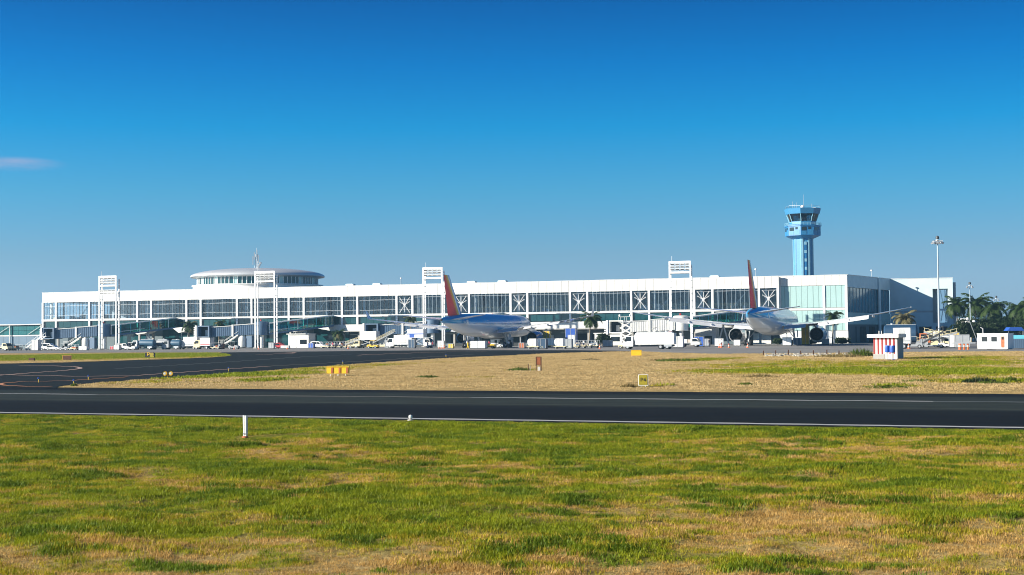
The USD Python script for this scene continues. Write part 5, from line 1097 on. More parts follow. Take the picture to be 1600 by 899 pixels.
# ------------------------------------------------------------------ masts and lamp posts
def mast(px, d, top, label, r=.28, heads=8, ring=1.7):
    q = at(px, d); H = (527 - ROLL * (px - 800) - top) * d / FPX + 3.2 - q[2]
    o = thing('lamp_mast', label, 'mast', q, 0); put(o, 'pole', MB().tube((0, 0, 0), (0, 0, H - .6), r, r * .5, 14), 'mast_grey', 40); put(o, 'base', MB().tube((0, 0, -.05), (0, 0, .4), r * 2, r * 1.8, 12), 'concrete', 40)
    put(o, 'crown_ring', MB().tube((0, 0, H - .95), (0, 0, H - .75), ring * .45, ring * .45, 12), 'steel_grey'); put(o, 'hoist_cap', MB().lathe([(.02, H - .6), (.4, H - .5), (.35, H), (.02, H + .15)], 10), 'dark_steel', 50)
    for k in range(heads):
        a = 2 * PI * (k + .3) / heads; c, s_ = math.cos(a), math.sin(a)
        l = put(o, 'lamp', MB().bar((c * ring * .8, s_ * ring * .8, H - 1.2), (c * ring * 1.15, s_ * ring * 1.15, H - 1.5), .42, .25), 'steel_grey'); put(l, 'arm', MB().bar((c * ring * .3, s_ * ring * .3, H - .85), (c * ring, s_ * ring, H - 1.0), .09), 'steel_grey')
    return o
mast(1468, 300, 369.5, 'tall tapering floodlight mast in front of the terminal end', .27, 9, 1.15); mast(1517, 395, 441.5, 'thinner lamp mast rising among the palms at the right', .17, 4, 1.0); mast(1558, 470, 463, 'distant short lamp mast between the palms at the far right', .17, 4, 1.0)
o = thing('cctv_pole', 'slim pole with two round floodlights in front of the dark trees', 'pole', at(1520.5, 330), 0); put(o, 'pole', MB().tube((-.8, 0, 5.6), (1.2, 0, 0), .07, n=8), 'steel_grey')
for x, z in ((-1.2, 5.6), (.3, 5.0)): put(o, 'lamp', MB().lathe([(.02, 0), (.4, .1), (.3, .5), (.02, .6)], 12, 'z', (x, 0, z)), 'lamp_clear', 50)

# ------------------------------------------------------------------ airfield signs, hut and small things on the grass
def here(px, py): return ground(px, py)
def sign_panel(name, label, px0, px1, ptop, pbase, mat, leg=.15, depth=.22, panels=1, text=None, frame=None, legs=3, edge=None):
    q = here(px0, pbase); q2 = here(px1, pbase); q2 = q + (q2 - q) * (q[1] / q2[1] if False else 1); sc = FPX / q[1]; w = (px1 - px0) / sc; H = (pbase - ptop) / sc
    o = thing(name, label, 'sign', q, TROT * .4)
    if frame: put(o, 'frame', MB().box(-.03, w + .03, .0, depth, leg - .03, H), frame)
    for k in range(panels):
        a, b = w * k / panels + .02, w * (k + 1) / panels - .02
        put(o, 'panel', MB().box(a, b, -.02 if frame else 0, -.002 if frame else depth, leg + .02, H - .03), mat[k] if isinstance(mat, list) else mat)
        if panels > 2: put(o, 'rib', MB().box(b - .22, b - .06, -.035, -.003 if not frame else -.021, leg + .05, H - .08), 'rust')
    if not frame: put(o, 'cap', MB().box(-.02, w + .02, -.05, depth + .03, H - .028, H + .02), mat if not isinstance(mat, list) else mat[0])
    for k in range(legs): x = w * (k + .5) / legs; put(o, 'leg', MB().box(x - .025, x + .025, depth * .3, depth * .3 + .05, -.05, leg - .032), 'white_steel')
    if text:
        for s_, x, z, h, mt in text:
            tm = meshkit.text_mesh(s_, h, .006, bold=True); v = np.array(tm.vertices); v = np.column_stack([v[:, 0], -v[:, 2], v[:, 1]])
            put(o, 'lettering', MB().add(v + np.array([x, -.022 if frame else -.002, z]), tm.faces), mt)
    return o
sign_panel('taxiway_sign', 'long yellow taxiway sign of three panels on short white legs', 510, 546, 573.6, 588.3, 'sign_yellow', .22, .3, 3)
sign_panel('taxiway_sign', 'olive sign marked P4 in a white frame near the runway', 998, 1012, 585.6, 604.6, 'sign_olive', .10, .2, 1, [('P4', .10, .34, .22, 'sign_black')], 'hut_white', 2)
sign_panel('taxiway_sign', 'brown backed sign with a yellow edge on the left green strip', 97.5, 111.5, 555.2, 563.5, 'rust_dark', .05, .3, 1, None, 'sign_yellow', 2)
sign_panel('taxiway_sign', 'black and olive sign with small letters on the left green strip', 227, 241.5, 551.6, 559.6, ['sign_black', 'sign_olive'], .05, .3, 2, [('P', .28, .35, .5, 'sign_yellow'), ('1', 1.15, .35, .5, 'sign_black')], 'sign_black', 2)
sign_panel('taxiway_sign', 'small dark low sign furthest left on the green strip', 45, 53.5, 559.8, 564.4, 'rust_dark', .05, .3, 1, None, 'rust_dark', 2)
sign_panel('marker_box', 'yellow box marker on the grass before the tanker truck wheels', 986, 1002.5, 547.5, 556.8, 'sign_yellow', .06, .9, 1, None, None, 2)
# rusty hoarding and its stub posts
q = here(842, 580); sc = FPX / q[1]
o = thing('rusty_sign', 'rusty upright sign in a dark frame standing on the dry grass', 'sign', q, 0); w, H = 8.2 / sc, 22 / sc
put(o, 'panel', MB().box(-w / 2 + .04, w / 2 - .1, -.02, .02, H * .46, H - .04), 'rust')
put(o, 'frame', MB().box(-w / 2 - .03, -w / 2 + .035, -.04, .05, -.1, H).box(w / 2 - .09, w / 2 + .02, -.05, .2, -.1, H).box(-w / 2 + .036, w / 2 - .092, -.03, .04, H - .036, H + .02).box(-w / 2 + .036, w / 2 - .092, -.03, .04, H * .41, H * .45), 'rust_dark')
put(o, 'meter_box', MB().box(-.1, .12, -.1, .1, 0, H * .3), 'hut_white'); put(o, 'stay', MB().bar((.05, .05, 0), (.05, .05, H * .4), .03), 'dark_steel')
for i, (px, h) in enumerate(((825.5, .62), (828.5, .45))):
    q = here(px, 580); o = thing('stub_post', ['darker taller stub post left of the rusty sign', 'shorter pale stub post left of the rusty sign'][i], 'post', q, 0); put(o, 'post', MB().box(-.04, .04, -.04, .04, -.05, h), ['rust_dark', 'stone'][i]); put(o, 'cap', MB().box(-.05, .05, -.05, .05, h + .002, h + .04), 'stone')
# wig-wag lights
q = here(262, 591.5); o = thing('guard_light', 'pair of round yellow guard lights on a short stand by the taxiway', 'light', q, .05)
for x in (-.24, .24):
    l = put(o, 'lamp', MB().lathe([(.02, .10), (.17, .12), (.19, 0), (.19, -.14), (.02, -.142)][::-1], 18, 'y', (x, 0, .42)), 'sign_yellow', 40); put(l, 'lens', MB().lathe([(.11, -.146), (.01, -.150)], 14, 'y', (x, 0, .42)), 'lamp_clear')
    put(o, 'visor', MB().lathe([(.20, -.17), (.205, .1)], 16, 'y', (x, 0, .42)), 'sign_yellow', 40)
put(o, 'stand', MB().tube((0, 0, -.05), (0, 0, .34), .03, n=8).bar((-.3, .02, .25), (.3, .02, .25), .05), 'sign_yellow'); put(o, 'foot', MB().box(-.2, .2, -.2, .2, 0, .05), 'concrete')
# white marker posts beside the runway
q = here(383, 684.3); sc = FPX / q[1]
o = thing('marker_post', 'white striped marker post with a thinner twin post in the near grass', 'marker post', q, .1); H = 34.5 / sc
put(o, 'post', MB().tube((.03, 0, -.05), (.03, 0, H), .042, n=14), 'white_steel', 40); put(o, 'post', MB().tube((-.045, .02, -.05), (-.05, .02, H + .015), .022, n=12), 'white_steel', 40); put(o, 'grey_side', MB().box(.074, .088, -.03, .03, .1, H - .05), 'steel_grey'); put(o, 'clamp', MB().box(-.07, .08, -.05, .05, .12, .15), 'steel_grey'); put(o, 'foot', MB().lathe([(.11, 0), (.1, .05), (.02, .06)], 14), 'rust', 40)
q = here(641.5, 657.6); o = thing('runway_light', 'small white runway edge light on the paint line', 'light', q, 0); put(o, 'base', MB().lathe([(.12, 0), (.11, .05), (.05, .06), (.05, .1)], 14), 'concrete', 40); put(o, 'lens', MB().lathe([(.05, .1), (.075, .12), (.07, .2), (.01, .23)], 14), 'lamp_clear', 50)
for i, (px, py) in enumerate(((60, 598), (138, 594), (357, 580.3), (536, 569), (697, 558.3), (115, 601.6))):
    o = thing('taxiway_light', ['taxiway edge light inside the orange hairpin at the left', 'taxiway edge light above the tip of the dry grass', 'taxiway edge light where the pink line nears the grass', 'taxiway edge light above the long yellow sign', 'taxiway edge light farthest along the grass edge', 'taxiway edge light at the very tip of the dry grass'][i], 'light', here(px, py), 0, 'taxiway edge lights'); put(o, 'stem', MB().tube((0, 0, -.02), (0, 0, .28), .03, n=8), 'sign_yellow'); put(o, 'lens', MB().lathe([(.06, .28), (.07, .36), (.01, .42)], 10), 'truck_blue', 50)
# striped hut
p0, p1 = here(1365, 562.2), here(1402, 562.2); w, rz = quad_frame(p0, p1); rz = rz - .02; sc = FPX / p0[1]; H = 34 / sc
o = thing('striped_hut', 'small hut with red and white vertical stripes and a flat white roof', 'hut', p0, rz)
put(o, 'wall', MB().box(0, w, 0, 2.6, 0, H), 'hut_white'); put(o, 'side_wall', MB().box(w + .003, w + .05, 0.0, 2.6, 0, H), 'concrete')
for k in range(6): put(o, 'stripe', MB().box(w * (k + .03) / 6 * 1.0, w * (k + .47) / 6, -.03, -.003, .62, H - .003), 'hut_red')
put(o, 'plinth', MB().box(0.02, w * .5, -.22, -.032, 0, .60), 'concrete'); put(o, 'roof', MB().box(-.55, w + .30, -.5, 3.0, H + .004, H + .38), 'hut_white'); put(o, 'roof_cap', MB().box(-.5, w + .25, -.45, 2.9, H + .383, H + .42), 'concrete')
put(o, 'doorway', MB().box(w * .52, w * .58, -.06, -.034, 0.02, .9), 'dark_void')
for x in (.55, .8): put(o, 'roof_stub', MB().tube((x, .4, H + .4), (x, .4, H + .75), .04, n=8), 'hut_white')
for i, (px, pt, pb) in enumerate(((1386.3, 540.2, 550.5), (1394.6, 540.4, 551.0))):
    q = here(px, 562.8); o = thing('water_barrel', ['left blue barrel on a pale stand before the striped hut', 'right darker blue barrel on a stand before the striped hut'][i], 'barrel', (q[0], q[1], q[2]), 0)
    z0 = (562.8 - pb) / sc; z1 = (562.8 - pt) / sc; r_ = .26 + .05 * i
    put(o, 'drum', MB().lathe([(.02, z0), (r_, z0), (r_ * 1.04, z0 + .1), (r_, z0 + .25), (r_ * 1.04, z0 + .35), (r_, z1 - .1), (r_ * .9, z1), (.02, z1)], 18), 'barrel_blue', 40); put(o, 'stand', MB().box(-.14, .14, -.14, .14, 0, z0 - .003), 'hut_white'); put(o, 'foot', MB().box(-.3, .3, -.2, .2, 0, .1), 'barrel_blue' if i else 'concrete')
# stakes with rubble at the apron edge
for k, px in enumerate((1193, 1212, 1232, 1251, 1271, 1292, 1311)):
    q = here(px, 555.8); o = thing('fence_stake', 'short dark stake in a row of stakes along the apron edge', 'stake', q, 0, 'dark stakes along the apron edge'); put(o, 'stake', MB().box(-.06, .06, -.06, .06, -.05, .62 + .05 * (k % 3)), 'rust_dark'); put(o, 'band', MB().box(-.07, .07, -.07, .07, .42, .46), 'dark_steel')
rr = random.Random(3); mb = MB()
for _ in range(260):
    px = rr.uniform(1196, 1342); q = here(px, rr.uniform(553.6, 557.2)); t_ = trimesh.creation.icosphere(1, rr.uniform(.08, .26)); t_.vertices *= (1, 1, .6); t_.vertices += np.array([rr.gauss(0, .02) for _ in range(t_.vertices.size)]).reshape(-1, 3); t_.vertices += q + (0, 0, .03); mb.tm(t_)
keys(put(None, 'rubble', mb, 'stone'), 'loose pale stones strewn along the row of stakes', 'stones', None, 'stuff')
# leafy clumps
def clump_mesh(n, sx, sy, h, rnd, wid=.07):
    v, f = [], []
    for _ in range(n):
        a = rnd.uniform(0, 2 * PI); r_ = math.sqrt(rnd.random()); x, y = r_ * sx * math.cos(a), r_ * sy * math.sin(a); hh = h * (1 - .6 * r_ * r_) * rnd.uniform(.4, 1.05); b = rnd.uniform(0, 2 * PI); l = rnd.uniform(.2, .7) * hh
        d = np.array([math.cos(b), math.sin(b)]); e = np.array([-d[1], d[0]]) * wid * rnd.uniform(.5, 1.2); i = len(v)
        v += [(x - e[0], y - e[1], -.03), (x + e[0], y + e[1], -.03), (x + d[0] * l * .5 + e[0] * .8, y + d[1] * l * .5 + e[1] * .8, hh * .7), (x + d[0] * l * .5 - e[0] * .8, y + d[1] * l * .5 - e[1] * .8, hh * .7), (x + d[0] * l, y + d[1] * l, hh)]
        f += [(i, i + 1, i + 2), (i, i + 2, i + 3), (i + 3, i + 2, i + 4)]
    return trimesh.Trimesh(np.array(v), np.array(f), process=False)
leaf('weed_leaf', (.035, .07, .008), (.14, .20, .02)); leaf('dry_weed', (.14, .11, .04), (.34, .26, .10))
CL = [(812, 579.6, 1.1, .55, 'weed_leaf', 'low green weed clump left of the rusty sign'), (1187, 590.6, 1.6, .45, 'dry_weed', 'dark low mound of weeds right of the P4 sign'), (983, 605, .55, .35, 'dry_weed', 'dark tuft with a pale stone left of the P4 sign'), (1165, 602, .5, .3, 'weed_leaf', 'small dark tuft in the dry grass below the weed mound'),
      (1530, 598.2, 1.1, .6, 'rust_dark', 'dark brown scrub heap in the grass at the right'), (1549, 599, 1.0, .3, 'weed_leaf', 'green weed beside the dark scrub heap'), (1580, 597.5, .5, .6, 'weed_leaf', 'upright green weed near the right edge'), (1435, 597, 1.3, .35, 'weed_leaf', 'grey green weed patch left of the dark scrub heap'),
      (1060, 564.2, 2.6, .5, 'weed_leaf', 'dark weed ridge in the grass right of the yellow box marker'), (1034, 563.5, 1.5, .35, 'dry_weed', 'flat dry weed left of the dark weed ridge'), (922, 562.8, 1.3, .28, 'rust_dark', 'thin dark heap of dead grass above the dry field'), (668, 590.5, 1.0, .35, 'weed_leaf', 'low green tuft in the dry grass right of the long yellow sign'),
      (1345, 556.5, 1.6, 1.5, 'weed_leaf', 'tall green bush at the left corner of the striped hut'), (1322, 558.2, 2.2, .8, 'dry_weed', 'dry scrub left of the striped hut'), (1298, 558.0, 2.0, .6, 'dry_weed', 'dry scrub between the stakes further left of the hut'), (1385, 605.5, 1.5, .22, 'weed_leaf', 'flat green patch near the runway at the right'),
      (425, 594.6, 1.4, .2, 'weed_leaf', 'flat green tuft in the dry grass left of the long yellow sign'), (116, 603.2, .25, .3, 'weed_leaf', 'tiny dark tuft at the tip of the dry grass'), (378, 588.5, 1.0, .25, 'weed_leaf', 'dark tuft at the taxiway edge left of the long yellow sign'), (896, 572.6, 1.6, .16, 'dry_weed', 'flat faded tuft in the middle of the dry grass')]
for i, (px, py, s_, h, mt, lab) in enumerate(CL):
    q = here(px, py); rn = random.Random(100 + i); h *= .75; c = thing('weed_clump', lab, 'weeds', q, 0); m_ = clump_mesh(int(90 + 120 * s_), s_, s_ * .7, h, rn, .05); put(c, 'foliage', m_, mt if mt != 'rust_dark' else 'dry_weed' if i % 2 else 'dark_leaf'); put(c, 'stems', clump_mesh(30, s_ * .8, s_ * .5, h * 1.2, rn, .012), 'dry_weed')
# ------------------------------------------------------------------ palms and trees
def frond(Lf, droop, rise, rnd, wid=.42, seg=9):
    """one feathered frond along +x: a rib and leaflets on either side"""
    pts = []
    x = z = 0.0; a = rise
    for k in range(seg + 1):
        pts.append((x, 0, z)); st = Lf / seg; x += math.cos(a) * st; z += math.sin(a) * st; a -= droop / seg * (1 + .6 * k / seg)
    pts = np.array(pts); v, f = [], []
    for k in range(seg):
        a_, b_ = pts[k], pts[k + 1]; i = len(v); r_ = .05 * (1 - k / seg) + .015
        v += [a_ + (0, r_, 0), a_ - (0, r_, 0), b_ - (0, r_, 0), b_ + (0, r_, 0)]; f += [(i, i + 1, i + 2), (i, i + 2, i + 3)]
        for sg in (-1, 1):
            for h in (.0, .34, .67):
                p = a_ + (b_ - a_) * h; t_ = (k + h) / seg; ll = Lf * wid * math.sin(PI * min(1, .12 + t_ * .86)) ** .7 * rnd.uniform(.8, 1.1)
                d = b_ - a_; d /= np.linalg.norm(d); tip = p + d * ll * .55 + np.array([0, sg * ll * .75, -ll * rnd.uniform(.25, .6)]); mid = (p + tip) / 2 + (0, 0, ll * .10); ww = d * .075 * Lf / 3
                i = len(v); v += [p - ww * .6, p + ww * .6, mid + ww, mid - ww, tip]; f += [(i, i + 1, i + 2), (i, i + 2, i + 3), (i + 3, i + 2, i + 4)]
    return np.array(v), np.array(f)
def palm(label, loc, H, Lf, seed, n=20, lean=(0, 0), mt='palm_leaf', group=None, dry=.05):
    rnd = random.Random(seed); o = thing('palm_tree', label, 'palm', loc, 0, group); m = MB(); k = 8
    c = lambda t_: np.array([lean[0] * t_ ** 1.6, lean[1] * t_ ** 1.6, H * t_])
    rr = [c(i / k) for i in range(k + 1)]; th = np.arange(9) * 2 * PI / 9
    m.loft([np.column_stack([p[0] + np.cos(th) * (.20 - .09 * i / k + (.1 if i == 0 else 0)), p[1] + np.sin(th) * (.20 - .09 * i / k), np.full(9, p[2])]) for i, p in enumerate(rr)])
    put(o, 'trunk', m, 'bark', 50); top = rr[-1]
    put(o, 'crown_shaft', MB().lathe([(.02, -.7), (.2, -.5), (.26, 0), (.1, .6), (.01, .9)], 10, 'z', top), 'palm_leaf', 60)
    for i in range(n):
        q = i / n; v, f = frond(Lf * rnd.uniform(.8, 1.1), 1.25 + .9 * q + rnd.uniform(-.2, .2), 1.25 - 1.55 * q + rnd.uniform(-.15, .15), rnd, .36 if Lf > 1.5 else .3)
        a = i * 2.39996 + rnd.uniform(-.2, .2); v = v.copy(); v[:, :2] = rot2(v[:, :2], a); put(o, 'frond', MB().add(v + top, f), 'palm_dry' if (mt == 'palm_dry' or rnd.random() < dry) else mt)
    return o
def tree_top(px, d, ptop): q = at(px, d); return q, (527 - ROLL * (px - 800) - ptop) * d / FPX + 3.2 - q[2]
for i, (px, d, pt, Lf, ln, mt, lab) in enumerate([(293, 437, 501, 3.4, (.6, 0), 'palm_leaf', 'bushy palm in front of the glass between the first two air bridges'), (342, 432, 500, 2.7, (.2, 0), 'palm_leaf', 'pale palm right beside the cab of the second air bridge'),
        (532, 418, 515, 2.9, (-.6, 0), 'palm_leaf', 'short palm above the row of baggage carts'), (642, 400, 494, 2.4, (0, 0), 'palm_leaf', 'palm top peeping over the left wing of the left airliner'), (921, 372, 489, 3.7, (.5, 0), 'palm_leaf', 'tall palm between the left airliner wing tip and the tanker truck'),
        (1301, 372, 487, 3.1, (.4, 0), 'palm_leaf', 'palm behind the right engine of the right airliner'), (1412, 330, 488, 3.6, (.3, 0), 'palm_dry', 'faded grey green palm behind the striped hut at the wing tip'),
        (1498, 385, 466, 4.6, (-.5, 0), 'palm_leaf', 'palm at the corner of the terminal end block'), (1523, 400, 462, 5.6, (.6, 0), 'palm_leaf', 'tall palm right of the thin lamp mast'), (1558, 395, 469, 5.4, (-.5, 0), 'palm_leaf', 'tall palm in the middle of the right hand trees'), (1592, 385, 471, 5.2, (.4, 0), 'palm_leaf', 'palm at the right edge with its trunk in view'), (1618, 360, 468, 5.0, (.4, 0), 'palm_leaf', 'palm cut off by the right edge of the picture')]):
    q, H = tree_top(px, d, pt); palm(lab, q, max(H - Lf * .45, 2.0), Lf, 40 + i, 26 if Lf > 4.4 else 22, ln, mt, dry=.0 if Lf > 4.4 else .06)
def leafy_tree(label, loc, H, Wd, seed, mt='dark_leaf', n=1500, trunk=True):
    rnd = np.random.default_rng(seed); o = thing('leafy_tree', label, 'tree', loc, 0)
    m = MB().tube((0, 0, -.1), (.1, 0, H * .45), .24, .15, 9); lobes = []
    for k in range(9):
        a = rnd.uniform(0, 2 * PI); r_ = rnd.uniform(.1, .75) * Wd; z = H * rnd.uniform(.38, .86); lobes.append((r_ * math.cos(a), r_ * math.sin(a) * .8, z, rnd.uniform(.28, .5) * Wd))
        m.tube((.1, 0, H * rnd.uniform(.2, .42)), (lobes[-1][0], lobes[-1][1], z), .10, .04, 6)
    lobes.append((0, 0, H * .86, .36 * Wd)); put(o, 'trunk', m, 'bark', 50); v, f = [], []
    for i in range(n):
        L_ = lobes[rnd.integers(len(lobes))]; d = rnd.normal(size=3); d /= np.linalg.norm(d); p = np.array(L_[:3]) + d * L_[3] * rnd.uniform(.55, 1.08) * (1, 1, .75)
        if p[2] > H * 1.02: p[2] = H * rnd.uniform(.9, 1.0)
        if p[2] < .3: p[2] = rnd.uniform(.3, 1.5)
        e = rnd.normal(size=3); e /= np.linalg.norm(e); k2 = np.cross(e, rnd.normal(size=3)); k2 /= np.linalg.norm(k2); s_ = rnd.uniform(.22, .5); j = len(v)
        v += [p - e * s_, p + k2 * s_ * .45, p + e * s_, p - k2 * s_ * .45]; f += [(j, j + 1, j + 2), (j, j + 2, j + 3)]
    put(o, 'crown', trimesh.Trimesh(np.array(v), np.array(f), process=False), mt); return o
for i, (px, d, pt, Wd, lab) in enumerate([(1504, 365, 500, 4.2, 'dark bushy tree against the terminal end corner'), (1518, 372, 506, 4.2, 'dark tree under the tall palm right of the thin mast'), (1537, 380, 499, 4.6, 'dark tree between the two middle palms'), (1552, 372, 506, 4.2, 'low dark tree behind the white site cabin'),
        (1572, 385, 496, 4.6, 'dark tree left of the palm at the right edge'), (1590, 372, 503, 4.4, 'dark tree above the aqua banded container'), (1610, 365, 492, 5.0, 'large dark tree cut by the right edge'), (1546, 470, 497, 6.0, 'far dark tree seen through the palms'), (1506, 480, 494, 6.0, 'far tree behind the terminal end corner'), (1580, 470, 494, 6.5, 'far tree behind the palms at the right'),
        (1626, 430, 480, 6.0, 'tree just beyond the right edge of the picture'), (941, 385, 522, 2.4, 'round dark bush right of the palm trunk by the tanker truck'), (1316, 375, 534, 2.0, 'low bush at the foot of the pale concrete block'), (1265, 360, 532, 2.6, 'low reddish green bush under the right wing'), (1215, 372, 530, 2.4, 'low bush behind the wheels of the right airliner'), (1488, 290, 515, 1.6, 'small green bush behind the cabinet on posts')]):
    q, H = tree_top(px, d, pt); leafy_tree(lab, q, H, Wd, 70 + i, n=1900 if Wd > 4 else 900)
o = thing('far_building', 'low white roofed building glimpsed behind the palms at the right', 'building', at(1512, 440), 0); put(o, 'wall', MB().box(0, 26, 0, 8, 0, 6.5), 'bridge_white'); put(o, 'roof', MB().box(-.6, 26.6, -.8, 8.6, 6.504, 7.1), 'roof_shell')
for k in range(6): put(o, 'window', MB().box(1.5 + k * 4.1, 4.1 + k * 4.1, -.08, -.004, 2.4, 4.6), 'window_dark')
o = thing('blue_awning', 'bright blue awning beneath the dark trees above the aqua container', 'awning', at(1588, 300), 0); put(o, 'awning', MB().prism([(-1.8, 2.9), (1.8, 2.9), (1.2, 3.7), (-1.2, 3.7)], 0, 2.5, 'y'), 'truck_blue'); put(o, 'posts', MB().box(-1.6, -1.5, .1, .2, 0, 2.88).box(1.5, 1.6, .1, .2, 0, 2.88), 'steel_grey')

# ------------------------------------------------------------------ people
def person(label, loc, rz, top, pants, pose=0, helmet=None):
    o = thing('person', label, 'person', loc, rz)
    st = .16 if pose == 0 else .30
    J = {'pel': (0, 0, .95, .135), 'ch': (0, .01, 1.32, .155), 'nk': (0, .0, 1.50, .065), 'hd': (0, .02, 1.64, .10), 'crn': (0, .0, 1.69, .095)}
    bones = [[J['pel'], J['ch']], [J['ch'], J['nk']], [J['nk'], J['hd']], [J['hd'], J['crn']]]
    legs = []; arms = []
    for s in (-1, 1):
        hp = (s * .09, 0, .92, .095); kn = (s * .10, s * st * .5 + .05, .50, .065); an = (s * .10, s * st * .8 - .04, .09, .045); toe = (s * .11, s * st * .8 + .12, .045, .04)
        legs += [[hp, kn], [kn, an], [an, toe]]
        sh = (s * .19, 0, 1.42, .06); el = (s * .26, -.02 + pose * .12, 1.14, .045); wr = (s * .25, .12 + pose * .15, .92 + pose * .22, .032)
        arms += [[(s * .1, 0, 1.42, .07), sh], [sh, el], [el, wr]]
        pm = (wr[0], wr[1] + .04, wr[2] - .06, .034); arms += [[wr, pm]]
        for k, (dx, ln) in enumerate(((-.03, .07), (-.01, .085), (.012, .08), (.032, .06))): arms += [[(pm[0] + dx, pm[1], pm[2] - .01, .010), (pm[0] + dx * 1.2, pm[1] + .02, pm[2] - ln, .008)]]
        arms += [[(pm[0] - s * .03, pm[1], pm[2] + .03, .012), (pm[0] - s * .055, pm[1] + .03, pm[2] - .01, .009)]]
    def hull(bs, grow=0, res=12):
        parts = [m3.Manifold.batch_hull([m3.Manifold.sphere(r_ + grow, res).translate((x, y, z)) for x, y, z, r_ in b]) for b in bs]; return m3.Manifold.batch_boolean(parts, m3.OpType.Add)
    body = hull(bones + legs + arms)
    head = body + m3.Manifold.sphere(.022, 8).translate((0, .125, 1.62)) + m3.Manifold.sphere(.025, 8).translate((-.105, .0, 1.64)) + m3.Manifold.sphere(.025, 8).translate((.105, 0, 1.64))
    put(o, 'body', head, 'skin', 50)
    put(o, 'shirt', hull([bones[0], [J['ch'], (0, 0, 1.44, .09)]] + [a for i, a in enumerate(arms) if i % 9 in (0, 1)], .015), top, 50)
    put(o, 'trousers', hull([[(0, 0, .96, .14), (0, 0, .90, .14)]] + [l for i, l in enumerate(legs) if i % 3 < 2], .014), pants, 50)
    put(o, 'shoes', hull([l for i, l in enumerate(legs) if i % 3 == 2], .012), 'hair', 50)
    put(o, 'helmet' if helmet else 'hair', m3.Manifold.sphere(.118, 16).translate((0, -.012, 1.68)).trim_by_plane((0, -.35, 1), 1.655), helmet or 'hair', 50)
    for s in (-1, 1): put(o, 'eye', m3.Manifold.sphere(.012, 8).translate((s * .036, .112, 1.655)), 'hair')
    put(o, 'mouth', MB().box(-.025, .025, .108, .118, 1.575, 1.583), 'rust_dark')
    return o
for px, d, rz, tp_, pa, po, he, lab in [(731, 322, 1.2, 'cloth_yellow', 'cloth_yellow', 1, None, 'person in yellow bending forward behind the wheels of the left airliner'), (739, 322, .3, 'cloth_white', 'cloth_navy', 0, None, 'person in white standing upright below the tail of the left airliner'), (520, 384, 2.0, 'cloth_red', 'cloth_navy', 0, None, 'person in a red shirt standing by the row of baggage carts'),
        (531.5, 384, 2.6, 'cloth_white', 'cloth_navy', 0, 'truck_white', 'person in white with a pale cap at the row of baggage carts'), (764, 345, 2.2, 'cloth_red', 'cloth_navy', 1, None, 'person in red leaning at the belly of the left airliner'), (795, 338, .5, 'cloth_white', 'cloth_navy', 0, None, 'person in a white top beside the right wheels of the left airliner'),
        (788, 340, 1.5, 'cloth_navy', 'cloth_navy', 0, None, 'person in dark clothes by the right wheels of the left airliner'), (676, 350, 1.2, 'cloth_red', 'cloth_navy', 0, None, 'person in red beside the white catering truck'), (668, 352, 2.4, 'cloth_navy', 'cloth_navy', 1, None, 'person in navy crouching near the white catering truck'),
        (912, 312, 2.0, 'cloth_white', 'cloth_navy', 0, 'truck_white', 'person in white among the loaded baggage carts'), (1108, 322, 1.0, 'cloth_navy', 'cloth_navy', 0, None, 'person in dark clothes right of the bright blue container'), (1127, 300, 2.0, 'cloth_white', 'cloth_navy', 0, 'sign_yellow', 'person in white with a yellow cap left of the right airliner engine')]:
    person(lab, at(px, d), rz + PI, tp_, pa, po, he)

# ------------------------------------------------------------------ grass
leaf('blade_dark', (.050, .10, .003), (.21, .29, .012), .40, 1.3); leaf('blade_lush', (.085, .14, .003), (.38, .41, .012), .42, 1.3); leaf('blade_olive', (.20, .19, .006), (.60, .47, .03), .42, 1.3); leaf('blade_straw', (.30, .17, .03), (.80, .53, .18), .40, 1.3); leaf('blade_tan', (.46, .32, .13), (.74, .56, .28), .40, .3)
def tuft(n, rad, h, w, rnd, bend=.5):
    v, f = [], []
    for _ in range(n):
        a = rnd.uniform(0, 2 * PI); r_ = rad * math.sqrt(rnd.random()); x, y = r_ * math.cos(a), r_ * math.sin(a); b = rnd.uniform(0, 2 * PI); hh = h * rnd.uniform(.45, 1.1); d = np.array([math.cos(b), math.sin(b)]); e = np.array([-d[1], d[0]]) * w * rnd.uniform(.6, 1.2); l = hh * bend * rnd.uniform(.2, 1.3); i = len(v)
        v += [(x - e[0], y - e[1], -.02), (x + e[0], y + e[1], -.02), (x + d[0] * l * .35 + e[0] * .8, y + d[1] * l * .35 + e[1] * .8, hh * .6), (x + d[0] * l * .35 - e[0] * .8, y + d[1] * l * .35 - e[1] * .8, hh * .6), (x + d[0] * l, y + d[1] * l, hh)]
        f += [(i, i + 1, i + 2), (i, i + 2, i + 3), (i + 3, i + 2, i + 4)]
    return trimesh.Trimesh(np.array(v), np.array(f), process=False)
